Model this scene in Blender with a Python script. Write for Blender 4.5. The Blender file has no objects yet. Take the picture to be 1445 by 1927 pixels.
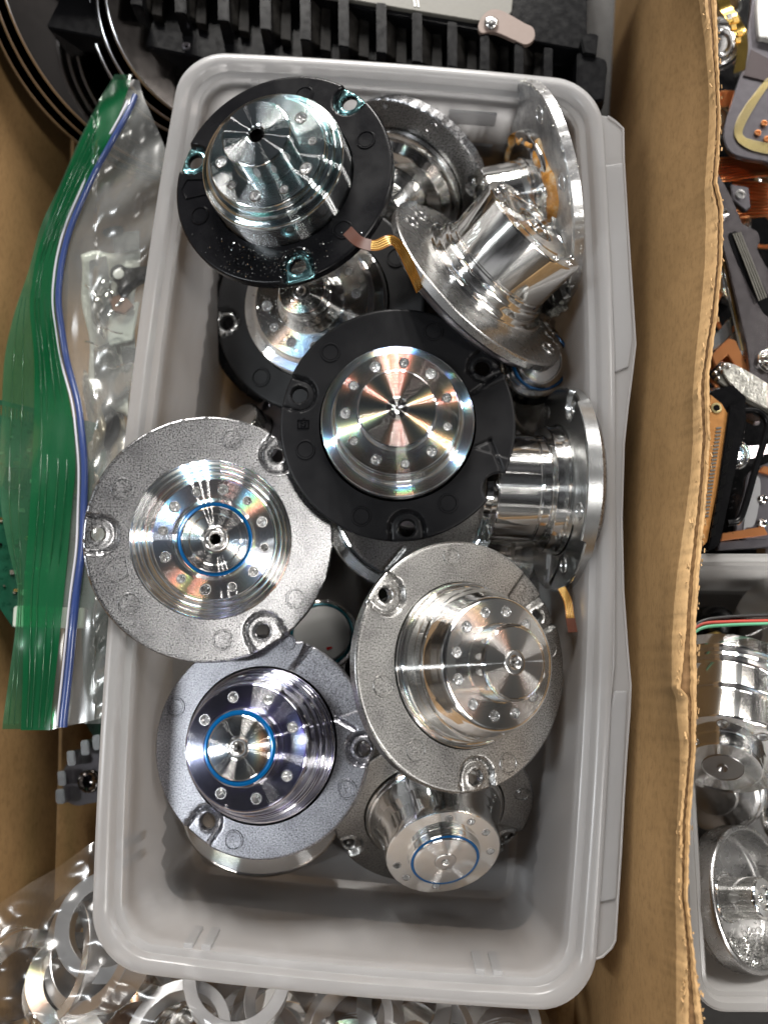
import bpy, bmesh, math, random
import numpy as np
from mathutils import Vector, Matrix

S = 1e-4                 # one unit of the plan (about one photo pixel at rim level) is 0.1 mm
F = 1700.0               # camera distance and focal length in those units
PITCH = math.radians(10.3)
random.seed(7); rng = np.random.default_rng(7)
scene = bpy.context.scene
C = scene.collection

# ------------------------------------------------------------------ camera
cam_d = bpy.data.cameras.new('camera')
cam = bpy.data.objects.new('camera', cam_d); C.objects.link(cam)
CAM = Vector((0, -F*math.sin(PITCH), F*math.cos(PITCH)))
cam.location = CAM*S
cam.rotation_euler = (PITCH, 0, 0)
cam_d.sensor_fit = 'VERTICAL'; cam_d.angle = 2*math.atan(963.5/F)
cam_d.clip_start = 0.005; cam_d.clip_end = 50
cam_d.dof.use_dof = True; cam_d.dof.focus_distance = 1640*S; cam_d.dof.aperture_fstop = 10
scene.camera = cam

# ------------------------------------------------------------------ world and lamps
w = bpy.data.worlds.new('World'); scene.world = w; w.use_nodes = True
nt = w.node_tree; bg = nt.nodes['Background']
tc = nt.nodes.new('ShaderNodeTexCoord'); sx = nt.nodes.new('ShaderNodeSeparateXYZ')
nt.links.new(tc.outputs['Generated'], sx.inputs[0])
rp = nt.nodes.new('ShaderNodeValToRGB')
nt.links.new(sx.outputs[2], rp.inputs[0])
cr = rp.color_ramp
cr.elements[0].position = 0.0; cr.elements[0].color = (.035,.027,.02,1)
cr.elements[1].position = 1.0; cr.elements[1].color = (.05,.05,.055,1)
for p,c in ((.16,(.16,.12,.085,1)),(.30,(.13,.11,.09,1)),(.37,(.30,.28,.26,1)),(.43,(.15,.15,.15,1)),(.51,(.72,.72,.72,1)),(.61,(.56,.56,.58,1)),(.67,(.13,.13,.14,1)),(.80,(.17,.17,.18,1)),(.90,(.06,.06,.065,1))):
    e = cr.elements.new(p); e.color = c
nz = nt.nodes.new('ShaderNodeTexNoise'); nz.inputs['Scale'].default_value = 2.6; nz.inputs['Detail'].default_value = 2
nt.links.new(tc.outputs['Generated'], nz.inputs[0])
mr = nt.nodes.new('ShaderNodeMapRange'); mr.inputs[1].default_value=.40; mr.inputs[2].default_value=.60; mr.inputs[3].default_value=.25; mr.inputs[4].default_value=1.8
nt.links.new(nz.outputs[0], mr.inputs[0])
vm = nt.nodes.new('ShaderNodeVectorMath'); vm.operation='SCALE'
nt.links.new(rp.outputs[0], vm.inputs[0]); nt.links.new(mr.outputs[0], vm.inputs['Scale'])
nt.links.new(vm.outputs[0], bg.inputs[0]); bg.inputs[1].default_value = 0.31

def area(name, d, dist, sx_, sy_, power, col, roll=0):
    l = bpy.data.lights.new(name, 'AREA'); l.shape='RECTANGLE'; l.size=sx_; l.size_y=sy_; l.energy=power; l.color=col
    o = bpy.data.objects.new(name, l); C.objects.link(o)
    v = Vector(d).normalized(); o.location = v*dist
    q = v.to_track_quat('Z','Y'); o.rotation_euler = (q.to_matrix() @ Matrix.Rotation(roll,3,'Z')).to_euler()
    return o
WH = (1.0,.965,.92); CW=(.93,.97,1.0)
for i,(dx,dy) in enumerate(((-.34,1.52),(-.10,1.62),(.14,1.72))):          # a ceiling fixture of three tubes
    area('ceiling_tube', (dx,dy,1), 2.6, .07, 1.0, 40, WH, .25)
for i,(dx,dy) in enumerate(((-.85,-.10),(-.98,-.10))):                  # a second fixture, to the left
    area('ceiling_tube', (dx,dy,1), 2.6, .08, 1.0, 14, CW, .1)
for i,(dx,dy) in enumerate(((.72,-.35),(.88,-.35),(1.1,.5))):
    area('ceiling_tube', (dx,dy,1), 2.6, .08, 1.0, 13, WH, -.2)
area('ceiling_panel', (.1,-1.1,1), 3.0, .6, .3, 9, WH)
area('ceiling_panel', (.75,1.25,1), 3.0, .9, .25, 13, WH)

scene.view_settings.view_transform='Standard'; scene.view_settings.look='None'
scene.view_settings.exposure=0.08; scene.view_settings.gamma=1; scene.view_settings.use_curve_mapping=False
scene.render.engine='CYCLES'
scene.cycles.max_bounces=10; scene.cycles.transmission_bounces=8; scene.cycles.transparent_max_bounces=12
scene.cycles.glossy_bounces=5; scene.cycles.diffuse_bounces=3
scene.cycles.caustics_reflective=False; scene.cycles.caustics_refractive=False
scene.cycles.sample_clamp_indirect=4

# ------------------------------------------------------------------ placing
RX = Matrix.Rotation(PITCH,3,'X')
def W(px,py,z=0.0):
    "point of the level plane at height z that lies in the photo at px,py"
    d = RX @ Vector((px-722.5, 963.5-py, -F))
    t = (z-CAM.z)/d.z
    return CAM + d*t
def K(P): return (RX.transposed() @ (P-CAM)).z / -F     # size of one photo pixel at P
def frame(P, lean, tilt, spin=0):
    "axis tilted by `tilt` from the line of sight towards screen angle `lean`"
    v=(CAM-P).normalized(); up=RX@Vector((0,1,0)); r=up.cross(v).normalized(); u=v.cross(r)
    a=math.radians(lean); t=math.radians(tilt)
    d=r*math.cos(a)+u*math.sin(a); e1=r*math.sin(a)-u*math.cos(a)
    n=v*math.cos(t)+d*math.sin(t); e2=d*math.cos(t)-v*math.sin(t)
    X=e2*math.cos(a)+e1*math.sin(a); Y=n.cross(X)
    M=Matrix((X,Y,n)).transposed()
    return M @ Matrix.Rotation(math.radians(spin),3,'Z')

# ------------------------------------------------------------------ objects
def finish(name, me, mat, parent=None, smooth=35):
    me.validate()
    o=bpy.data.objects.new(name,me); C.objects.link(o)
    if mat is not None:
        for m in (mat if isinstance(mat,(list,tuple)) else [mat]): me.materials.append(m)
    if smooth:
        me.shade_smooth(); me.set_sharp_from_angle(angle=math.radians(smooth))
    if parent is not None: o.parent=parent
    return o
def mesh_obj(name, V, Fc, mat, parent=None, smooth=35, mi=None):
    me=bpy.data.meshes.new(name)
    V=np.asarray(V,dtype=float)*S
    me.from_pydata(V.tolist(),[],[list(map(int,f)) for f in Fc])
    if mi is not None: me.polygons.foreach_set('material_index', np.asarray(mi,dtype=np.int32))
    return finish(name,me,mat,parent,smooth)
def bm_obj(name,bm,mat,parent=None,smooth=35):
    bmesh.ops.scale(bm,vec=(S,S,S),verts=bm.verts)
    me=bpy.data.meshes.new(name); bm.to_mesh(me); bm.free()
    return finish(name,me,mat,parent,smooth)
def tag(o,label=None,cat=None,group=None,kind=None):
    if label: o['label']=label
    if cat: o['category']=cat
    if group: o['group']=group
    if kind: o['kind']=kind
    return o
def empty(name,P=(0,0,0),M=None,k=1.0,**kw):
    o=bpy.data.objects.new(name,None); C.objects.link(o)
    m=(M.to_4x4() if M is not None else Matrix.Identity(4)) @ Matrix.Scale(k,4)
    m.translation=Vector(P)*S
    o.matrix_world=m; o.empty_display_size=.002
    return tag(o,**kw)
def copy_tree(o,parent=None):
    c=o.copy(); C.objects.link(c)
    if parent is not None: c.parent=parent
    for ch in o.children: copy_tree(ch,c)
    return c

class Geo:
    def __init__(s): s.V=[];s.F=[];s.M=[];s.n=0
    def add(s,V,Fc,m=0):
        V=np.asarray(V,dtype=float); s.V.append(V); s.F += [[i+s.n for i in f] for f in Fc]; s.M += [m]*len(Fc); s.n+=len(V); return s
    def obj(s,name,mat,parent=None,smooth=35): return mesh_obj(name,np.vstack(s.V),s.F,mat,parent,smooth,s.M)

def lathe(prof,nseg=128,close=False,cx=0,cy=0,cz=0):
    "prof: outer-to-inner list of (r,z)"
    p=np.array(prof,dtype=float); n=len(p)
    a=np.linspace(0,2*math.pi,nseg,endpoint=False)
    V=np.stack([cx+p[:,0,None]*np.cos(a),cy+p[:,0,None]*np.sin(a),cz+np.repeat(p[:,1,None],nseg,1)],-1).reshape(-1,3)
    Fc=[]
    for i in range(n if close else n-1):
        i2=(i+1)%n
        for j in range(nseg):
            j2=(j+1)%nseg
            Fc.append((i*nseg+j,i*nseg+j2,i2*nseg+j2,i2*nseg+j))
    return V,Fc
def bev(p,b=1.3):
    "round the corners of a profile"
    out=[p[0]]
    for i in range(1,len(p)-1):
        a,c,d=np.array(p[i-1],float),np.array(p[i],float),np.array(p[i+1],float)
        l1=np.linalg.norm(a-c); l2=np.linalg.norm(d-c); bb=min(b,l1*.4,l2*.4)
        out.append(tuple(c+(a-c)/l1*bb)); out.append(tuple(c+(d-c)/l2*bb))
    out.append(p[-1]); return out
def torus(R,r,cx=0,cy=0,cz=0,n=40,m=8,M=None):
    pr=[(R+r*math.cos(t),r*math.sin(t)) for t in np.linspace(0,2*math.pi,m,endpoint=False)]
    V,Fc=lathe(pr,n,True); 
    if M is not None: V=np.array([list(M@Vector(v)) for v in V])
    return V+np.array([cx,cy,cz]),Fc
def box(cx,cy,cz,sx,sy,sz,M=None,taper=1.0):
    v=np.array([(x*sx/2*(taper if z>0 else 1),y*sy/2*(taper if z>0 else 1),z*sz/2) for x in(-1,1) for y in(-1,1) for z in(-1,1)],float)
    if M is not None: v=np.array([list(M@Vector(q)) for q in v])
    v+=np.array([cx,cy,cz])
    return v,[(0,1,3,2),(4,6,7,5),(0,4,5,1),(2,3,7,6),(0,2,6,4),(1,5,7,3)]
def bevbox(name,parts,mat,parent=None,b=2.0,smooth=35):
    "several boxes (each [V,F]) in one mesh, edges rounded"
    bm=bmesh.new()
    for V,Fc in parts:
        vs=[bm.verts.new(v) for v in V]
        for f in Fc: bm.faces.new([vs[i] for i in f])
    bmesh.ops.recalc_face_normals(bm,faces=bm.faces)
    if b: bmesh.ops.bevel(bm,geom=list(bm.edges),offset=b,segments=2,affect='EDGES',clamp_overlap=True)
    return bm_obj(name,bm,mat,parent,smooth)
def prism_pts(top,bot):
    n=len(top); V=[tuple(p) for p in top]+[tuple(p) for p in bot]
    Fc=[tuple(range(n)),tuple(range(2*n-1,n-1,-1))]
    for i in range(n): j=(i+1)%n; Fc.append((i,i+n,j+n,j))
    return V,Fc
def px_prism(name,pts,z,th,mat,parent=None,b=2.0,zs=None,shrink=1.0,smooth=35):
    "plate standing level at height z, outline read off the photo, thickness th"
    top=[W(x,y,(zs[i] if zs else z)) for i,(x,y) in enumerate(pts)]
    c=sum((Vector(p) for p in top),Vector())/len(top)
    bot=[Vector((c.x+(p.x-c.x)*shrink,c.y+(p.y-c.y)*shrink,min(p.z,z)-th)) for p in top]
    return bevbox(name,[prism_pts(top,bot)],mat,parent,b,smooth)
def smooth_poly(pts,n=8):
    "closed Catmull-Rom through points"
    out=[];m=len(pts)
    for i in range(m):
        p0,p1,p2,p3=[np.array(pts[(i+k)%m],float) for k in(-1,0,1,2)]
        for t in np.linspace(0,1,n,endpoint=False):
            out.append(tuple(.5*((2*p1)+(-p0+p2)*t+(2*p0-5*p1+4*p2-p3)*t*t+(-p0+3*p1-3*p2+p3)*t**3)))
    return out
def spline(pts,n=10):
    out=[];m=len(pts);P=[np.array(p,float) for p in pts]; P=[2*P[0]-P[1]]+P+[2*P[-1]-P[-2]]
    for i in range(1,m):
        p0,p1,p2,p3=P[i-1],P[i],P[i+1],P[i+2]
        for t in np.linspace(0,1,n,endpoint=False):
            out.append(.5*((2*p1)+(-p0+p2)*t+(2*p0-5*p1+4*p2-p3)*t*t+(-p0+3*p1-3*p2+p3)*t**3))
    out.append(P[m]); return np.array(out)
def tube(path,r,m=10):
    P=np.array(path,float); n=len(P); T=np.gradient(P,axis=0); T/=np.linalg.norm(T,axis=1)[:,None]
    N=np.cross(T,[0.03,0.05,1]); N/=np.linalg.norm(N,axis=1)[:,None]; B=np.cross(T,N)
    a=np.linspace(0,2*math.pi,m,endpoint=False)
    rr=np.broadcast_to(np.asarray(r,float),(n,))
    V=(P[:,None,:]+rr[:,None,None]*(N[:,None,:]*np.cos(a)[None,:,None]+B[:,None,:]*np.sin(a)[None,:,None])).reshape(-1,3)
    Fc=[(i*m+j,i*m+(j+1)%m,(i+1)*m+(j+1)%m,(i+1)*m+j) for i in range(n-1) for j in range(m)]
    Fc+= [tuple(range(m-1,-1,-1)),tuple((n-1)*m+j for j in range(m))]
    return V,Fc
def ribbon(path,w,th,side):
    "flat strip along path, `side` gives its width direction per point"
    P=np.array(path,float); n=len(P); D=np.array(side,float); D=np.broadcast_to(D,(n,3)).copy(); D/=np.linalg.norm(D,axis=1)[:,None]
    T=np.gradient(P,axis=0); Nn=np.cross(D,T); Nn/=np.linalg.norm(Nn,axis=1)[:,None]
    ww=np.broadcast_to(np.asarray(w,float),(n,))[:,None]/2
    V=np.concatenate([P-D*ww+Nn*th/2,P+D*ww+Nn*th/2,P+D*ww-Nn*th/2,P-D*ww-Nn*th/2])
    Fc=[]
    for i in range(n-1):
        for k in range(4):
            k2=(k+1)%4; Fc.append((k*n+i,k2*n+i,k2*n+i+1,k*n+i+1))
    Fc+=[(0,n,2*n,3*n)[::-1],(n-1,2*n-1,3*n-1,4*n-1)]
    return V,Fc

# ------------------------------------------------------------------ materials
def newmat(name):
    m=bpy.data.materials.new(name); m.use_nodes=True; t=m.node_tree
    return m,t,t.nodes['Principled BSDF'],t.nodes['Material Output']
def nd(t,k,**kw):
    n=t.nodes.new(k)
    for a,b in kw.items():
        if a.startswith('i_'): n.inputs[a[2:].replace('_',' ')].default_value=b
        else: setattr(n,a,b)
    return n
def noise(t,scale,detail=3,rough=.55,src='Object',stretch=None):
    c=nd(t,'ShaderNodeTexCoord'); n=nd(t,'ShaderNodeTexNoise'); n.inputs['Scale'].default_value=scale; n.inputs['Detail'].default_value=detail; n.inputs['Roughness'].default_value=rough
    if stretch:
        mp=nd(t,'ShaderNodeMapping'); mp.inputs['Scale'].default_value=stretch; t.links.new(c.outputs[src],mp.inputs[0]); t.links.new(mp.outputs[0],n.inputs[0])
    else: t.links.new(c.outputs[src],n.inputs[0])
    return n
def ramp(t,fac,stops):
    r=nd(t,'ShaderNodeValToRGB'); t.links.new(fac,r.inputs[0]); e=r.color_ramp.elements
    e[0].position,e[0].color=stops[0][0],(*stops[0][1],1); e[1].position,e[1].color=stops[-1][0],(*stops[-1][1],1)
    for p,c in stops[1:-1]: q=e.new(p); q.color=(*c,1)
    return r
def bump(t,h,strength,dist,into=None):
    b=nd(t,'ShaderNodeBump'); b.inputs['Strength'].default_value=strength; b.inputs['Distance'].default_value=dist; t.links.new(h,b.inputs['Height'])
    if into is not None: t.links.new(b.outputs[0],into)
    return b
def simple(name,col,rough=.4,metal=0,bs=None,var=0,coat=0,spec=.5):
    m,t,p,o=newmat(name); p.inputs['Base Color'].default_value=(*col,1); p.inputs['Roughness'].default_value=rough; p.inputs['Metallic'].default_value=metal
    p.inputs['Specular IOR Level'].default_value=spec; p.inputs['Coat Weight'].default_value=coat
    n=noise(t,600,4)
    if var:
        c=np.array(col); r=ramp(t,n.outputs[0],[(.3,tuple(c*(1-var))),(.7,tuple(np.minimum(1,c*(1+var))))]); t.links.new(r.outputs[0],p.inputs['Base Color'])
    r2=nd(t,'ShaderNodeMapRange'); r2.inputs[3].default_value=max(0,rough-(.02 if metal>.5 else .08)); r2.inputs[4].default_value=rough+(.03 if metal>.5 else .1); t.links.new(n.outputs[0],r2.inputs[0]); t.links.new(r2.outputs[0],p.inputs['Roughness'])
    if bs:
        n2=noise(t,bs[0],3); bump(t,n2.outputs[0],bs[1],bs[2],p.inputs['Normal'])
    return m

def cast(name,lo,hi,rough=.25):
    m,t,p,o=newmat(name); p.inputs['Metallic'].default_value=1
    n=noise(t,3400,4,.8); n2=noise(t,130,3); 
    r=ramp(t,n.outputs[0],[(.38,lo),(.50,tuple((np.array(lo)+hi)/2)),(.62,hi)]); 
    mx=nd(t,'ShaderNodeMix',data_type='RGBA',blend_type='MULTIPLY'); mx.inputs[0].default_value=.85
    r2=ramp(t,n2.outputs[0],[(.3,(.58,.58,.59)),(.5,(.85,.85,.85)),(.7,(1,1,1))])
    t.links.new(r.outputs[0],mx.inputs[6]); t.links.new(r2.outputs[0],mx.inputs[7]); t.links.new(mx.outputs[2],p.inputs['Base Color'])
    rr=nd(t,'ShaderNodeMapRange'); rr.inputs[3].default_value=rough-.12; rr.inputs[4].default_value=rough+.2; t.links.new(n.outputs[0],rr.inputs[0]); t.links.new(rr.outputs[0],p.inputs['Roughness'])
    n3=noise(t,2900,3,.7); bump(t,n3.outputs[0],.6,.00005,p.inputs['Normal'])
    return m
def blackcoat(name,col=(.008,.008,.009),rough=.40,specks=0):
    m,t,p,o=newmat(name); p.inputs['Roughness'].default_value=rough; p.inputs['Base Color'].default_value=(*col,1); p.inputs['Specular IOR Level'].default_value=.22
    n=noise(t,3500,2); bump(t,n.outputs[0],.18,.00003,p.inputs['Normal'])
    n2=noise(t,90,4,.6); rr=nd(t,'ShaderNodeMapRange'); rr.inputs[1].default_value=.3; rr.inputs[2].default_value=.7; rr.inputs[3].default_value=rough-.08; rr.inputs[4].default_value=rough+.12; t.links.new(n2.outputs[0],rr.inputs[0]); t.links.new(rr.outputs[0],p.inputs['Roughness'])
    return m
def turned(name,tint=(.74,.73,.72),rough=.30,diff=.30,an=.97,dark=1.0,grooves=.14,ks=(.17,.145,.12),cols=((1,.05,.03),(.05,1,.08),(.06,.1,1)),sharp=.08,mixs=.72):
    "lathe-turned steel: circular micro-grooves stretch highlights and spread them into colours by real tilted lobes"
    m,t,p,o=newmat(name); t.nodes.remove(p); L=t.links
    tg=nd(t,'ShaderNodeTangent',direction_type='RADIAL',axis='Z')
    tcn=nd(t,'ShaderNodeTexCoord'); sep=nd(t,'ShaderNodeSeparateXYZ'); L.new(tcn.outputs['Object'],sep.inputs[0])
    cmb=nd(t,'ShaderNodeCombineXYZ'); L.new(sep.outputs[0],cmb.inputs[0]); L.new(sep.outputs[1],cmb.inputs[1])
    ln=nd(t,'ShaderNodeVectorMath',operation='LENGTH'); L.new(cmb.outputs[0],ln.inputs[0])
    nr=nd(t,'ShaderNodeVectorMath',operation='NORMALIZE'); L.new(cmb.outputs[0],nr.inputs[0])
    vt=nd(t,'ShaderNodeVectorTransform',vector_type='VECTOR',convert_from='OBJECT',convert_to='WORLD'); L.new(nr.outputs[0],vt.inputs[0])
    vn=nd(t,'ShaderNodeVectorMath',operation='NORMALIZE'); L.new(vt.outputs[0],vn.inputs[0])
    # groove bump along the radius and the height
    ad=nd(t,'ShaderNodeMath',operation='ADD'); L.new(ln.outputs['Value'],ad.inputs[0]); L.new(sep.outputs[2],ad.inputs[1])
    n1=nd(t,'ShaderNodeTexNoise',noise_dimensions='1D'); n1.inputs['Scale'].default_value=5200; n1.inputs['Detail'].default_value=3; L.new(ad.outputs[0],n1.inputs['W'])
    b=bump(t,n1.outputs[0],grooves,.00001)
    ns=noise(t,260,5,.7); sm=nd(t,'ShaderNodeMapRange'); sm.inputs[1].default_value=.35; sm.inputs[2].default_value=.75; sm.inputs[3].default_value=rough*.85; sm.inputs[4].default_value=rough*1.3; L.new(ns.outputs[0],sm.inputs[0])
    g=nd(t,'ShaderNodeBsdfAnisotropic'); g.distribution='GGX'; g.inputs['Color'].default_value=(*[c*dark for c in tint],1); g.inputs['Anisotropy'].default_value=an
    L.new(sm.outputs[0],g.inputs['Roughness']); L.new(tg.outputs[0],g.inputs['Tangent']); L.new(b.outputs[0],g.inputs['Normal'])
    g2=nd(t,'ShaderNodeBsdfAnisotropic'); g2.distribution='GGX'; g2.inputs['Color'].default_value=(*[min(1,c*1.08) for c in tint],1); g2.inputs['Roughness'].default_value=sharp; g2.inputs['Anisotropy'].default_value=.5
    L.new(tg.outputs[0],g2.inputs['Tangent']); L.new(b.outputs[0],g2.inputs['Normal'])
    gm=nd(t,'ShaderNodeMixShader'); gm.inputs[0].default_value=mixs; L.new(g.outputs[0],gm.inputs[1]); L.new(g2.outputs[0],gm.inputs[2])
    last=gm.outputs[0]
    if diff:
        for sgn in (1,-1):
            for k,col in zip(ks,cols):
                sc=nd(t,'ShaderNodeVectorMath',operation='SCALE'); L.new(vn.outputs[0],sc.inputs[0]); sc.inputs['Scale'].default_value=k*sgn
                a2=nd(t,'ShaderNodeVectorMath',operation='ADD'); L.new(b.outputs[0],a2.inputs[0]); L.new(sc.outputs[0],a2.inputs[1])
                n2=nd(t,'ShaderNodeVectorMath',operation='NORMALIZE'); L.new(a2.outputs[0],n2.inputs[0])
                q=nd(t,'ShaderNodeBsdfAnisotropic'); q.distribution='GGX'; q.inputs['Color'].default_value=(*[c*diff for c in col],1); q.inputs['Roughness'].default_value=.17; q.inputs['Anisotropy'].default_value=.2
                L.new(n2.outputs[0],q.inputs['Normal']); L.new(tg.outputs[0],q.inputs['Tangent'])
                s=nd(t,'ShaderNodeAddShader'); L.new(last,s.inputs[0]); L.new(q.outputs[0],s.inputs[1]); last=s.outputs[0]
    L.new(last,o.inputs[0]); return m

M_cast=cast('cast_aluminium',(.17,.17,.175),(.60,.60,.61))
M_castd=cast('cast_aluminium_dull',(.18,.177,.172),(.60,.59,.57),.27)
M_castb=cast('cast_aluminium_blue_sheen',(.16,.16,.175),(.56,.56,.60),.28)  # tint of reflected blue light put into the casting's colour
M_black=blackcoat('black_coating')
M_blackg=blackcoat('black_gloss_coating',(.005,.005,.006),.26)
M_blacks=blackcoat('black_satin_coating',(.02,.02,.021),.45)
M_turn=turned('turned_steel',diff=.05)
M_satin=simple('satin_casting',(.46,.455,.45),.27,1)
M_turnr=turned('turned_steel_rainbow',tint=(.74,.74,.74),cols=((.8,.1,.1),(.1,1,.12),(.12,.15,1.1)),diff=.09,ks=(.34,.28,.23))
M_turnt=turned('turned_steel_teal',tint=(.66,.67,.68),diff=.013,cols=((.0,.35,.30),(.0,.9,.45),(.05,.25,.9)))
M_turnb=turned('turned_steel_cool',tint=(.66,.66,.68),diff=.018,ks=(.24,.15,.19),cols=((.35,.1,.9),(.3,.5,.5),(.05,.08,1)))
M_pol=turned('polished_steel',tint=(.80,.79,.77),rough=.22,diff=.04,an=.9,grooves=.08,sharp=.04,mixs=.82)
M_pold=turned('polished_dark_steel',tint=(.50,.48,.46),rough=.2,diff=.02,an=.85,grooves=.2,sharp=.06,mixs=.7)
M_plain=simple('plain_steel',(.62,.61,.60),.22,1,bs=(1500,.15,.00003))
M_matte=simple('matte_steel_face',(.40,.385,.375),.33,1,bs=(2500,.2,.00003))
M_seal=simple('blue_seal',(.0,.085,.25),.18,.35,coat=.6)
M_teal=simple('teal_seal',(.01,.14,.18),.25,.3)
M_hole=simple('dark_bore',(.02,.02,.02),.3,1)
M_bare=simple('bare_tab_metal',(.55,.56,.56),.25,1,bs=(1500,.2,.00003))
M_baret=simple('bare_tab_metal_teal',(.22,.42,.44),.25,1,bs=(1500,.2,.00003))
M_white=simple('white_enamel',(.72,.72,.70),.35)
M_red=simple('red_mark',(.55,.02,.02),.5)
M_chip=simple('bright_metal_chip',(.85,.85,.83),.15,1)

def rusty():
    m,t,p,o=newmat('corroded_casting'); p.inputs['Metallic'].default_value=.85
    n=noise(t,300,5,.7); r=ramp(t,n.outputs[0],[(.35,(.30,.30,.31)),(.55,(.55,.55,.55)),(.75,(.75,.74,.70))]); t.links.new(r.outputs[0],p.inputs['Base Color'])
    p.inputs['Roughness'].default_value=.3; n2=noise(t,1500,4); bump(t,n2.outputs[0],.6,.0001,p.inputs['Normal']); return m
M_corr=rusty()
def glue():
    m,t,p,o=newmat('amber_glue'); n=noise(t,420,4,.6)
    r=ramp(t,n.outputs[0],[(.3,(.25,.09,.015)),(.5,(.60,.27,.05)),(.68,(.75,.62,.42))]); t.links.new(r.outputs[0],p.inputs['Base Color'])
    p.inputs['Roughness'].default_value=.35; p.inputs['Subsurface Weight'].default_value=0; n2=noise(t,900,4); bump(t,n2.outputs[0],.8,.0002,p.inputs['Normal']); return m
M_glue=glue()
def crust():
    m,t,p,o=newmat('white_corrosion_crust'); n=noise(t,900,5,.7)
    r=ramp(t,n.outputs[0],[(.3,(.32,.31,.27)),(.5,(.62,.61,.55)),(.7,(.85,.84,.78))]); t.links.new(r.outputs[0],p.inputs['Base Color'])
    p.inputs['Roughness'].default_value=.7; n2=noise(t,1400,4); bump(t,n2.outputs[0],1,.0004,p.inputs['Normal']); return m
M_crust=crust()
def cardboard(name,lo,hi):
    m,t,p,o=newmat(name); L=t.links
    n=noise(t,22,6,.7,stretch=(1,.6,1)); n2=noise(t,1500,5,.75,stretch=(1,.35,1)); n3=noise(t,34,5,.7,stretch=(1,.5,1))
    r=ramp(t,n.outputs[0],[(.3,lo),(.7,hi)])
    r2=ramp(t,n2.outputs[0],[(.30,(.50,.47,.44)),(.52,(1,1,1))]); r3=ramp(t,n3.outputs[0],[(.38,(.74,.71,.68)),(.5,(1,1,1))])
    m1=nd(t,'ShaderNodeMix',data_type='RGBA',blend_type='MULTIPLY'); m1.inputs[0].default_value=.55; L.new(r.outputs[0],m1.inputs[6]); L.new(r2.outputs[0],m1.inputs[7])
    m2=nd(t,'ShaderNodeMix',data_type='RGBA',blend_type='MULTIPLY'); m2.inputs[0].default_value=.35; L.new(m1.outputs[2],m2.inputs[6]); L.new(r3.outputs[0],m2.inputs[7])
    L.new(m2.outputs[2],p.inputs['Base Color']); p.inputs['Roughness'].default_value=.72; p.inputs['Specular IOR Level'].default_value=.25
    n4=noise(t,700,4,.7); b1=bump(t,n4.outputs[0],.35,.0001); b2=nd(t,'ShaderNodeBump'); b2.inputs['Strength'].default_value=.6; b2.inputs['Distance'].default_value=.0002
    L.new(n3.outputs[0],b2.inputs['Height']); L.new(b1.outputs[0],b2.inputs['Normal']); L.new(b2.outputs[0],p.inputs['Normal']); return m
M_card=cardboard('brown_cardboard',(.20,.118,.048),(.32,.195,.086))
M_cardt=cardboard('torn_cardboard',(.40,.245,.11),(.57,.37,.18))
M_cardd=cardboard('torn_cardboard_core',(.16,.09,.04),(.30,.17,.07))
def frosted(name,col=(.86,.86,.88),tr=.55,rough=.32):
    m,t,p,o=newmat(name); L=t.links
    p.inputs['Base Color'].default_value=(*col,1); p.inputs['Roughness'].default_value=rough; p.inputs['IOR'].default_value=1.4
    p.inputs['Transmission Weight'].default_value=tr; p.inputs['Specular IOR Level'].default_value=.6
    n=noise(t,60,4); rr=nd(t,'ShaderNodeMapRange'); rr.inputs[3].default_value=rough-.08; rr.inputs[4].default_value=rough+.1; L.new(n.outputs[0],rr.inputs[0]); L.new(rr.outputs[0],p.inputs['Roughness'])
    tl=nd(t,'ShaderNodeBsdfTranslucent'); tl.inputs[0].default_value=(*col,1); ms=nd(t,'ShaderNodeMixShader'); ms.inputs[0].default_value=.37
    L.new(p.outputs[0],ms.inputs[1]); L.new(tl.outputs[0],ms.inputs[2]); L.new(ms.outputs[0],o.inputs[0]); return m
M_bin=frosted('frosted_polypropylene',(.955,.95,.955),.76,.20)
M_bin2=frosted('clear_polypropylene',(.88,.87,.86),.7,.15)
def film(name,col,amt,rough=.08,bs=(26,.18,.003),an=1.35):
    m,t,p,o=newmat(name); t.nodes.remove(p); L=t.links
    tr=nd(t,'ShaderNodeBsdfTransparent'); tr.inputs[0].default_value=(*col,1)
    g=nd(t,'ShaderNodeBsdfGlossy'); g.inputs['Roughness'].default_value=rough; g.inputs['Color'].default_value=(.9,.9,.9,1)
    d=nd(t,'ShaderNodeBsdfDiffuse'); d.inputs[0].default_value=(*[min(1,c*.9) for c in col],1)
    n=noise(t,bs[0],4,.55,stretch=(1,.35,1)); b=bump(t,n.outputs[0],bs[1],bs[2],g.inputs['Normal'])
    lw=nd(t,'ShaderNodeLayerWeight'); lw.inputs[0].default_value=.25
    mrr=nd(t,'ShaderNodeMapRange'); mrr.inputs[3].default_value=(an-1)**2*.35+.02; mrr.inputs[4].default_value=.6; L.new(lw.outputs['Facing'],mrr.inputs[0])
    m1=nd(t,'ShaderNodeMixShader'); m1.inputs[0].default_value=amt; L.new(tr.outputs[0],m1.inputs[1]); L.new(d.outputs[0],m1.inputs[2])
    m2=nd(t,'ShaderNodeMixShader'); L.new(mrr.outputs[0],m2.inputs[0]); L.new(m1.outputs[0],m2.inputs[1]); L.new(g.outputs[0],m2.inputs[2]); L.new(m2.outputs[0],o.inputs[0]); return m
M_film=film('clear_bag_film',(.95,.96,.94),.07,.2,(20,.16,.003),1.3)
M_green=film('green_bag_strip',(.012,.24,.085),.25,.2,(120,.3,.0006))
M_greenl=film('green_bag_edge',(.20,.55,.32),.07,.15,(120,.3,.0006))
M_zip=simple('blue_zip_rib',(.02,.04,.14),.3,coat=.3)
M_pcb=simple('green_circuit_board',(.006,.06,.035),.28,var=.3,coat=.4)
M_gold=simple('gold_contact',(.75,.50,.16),.25,1)
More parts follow.
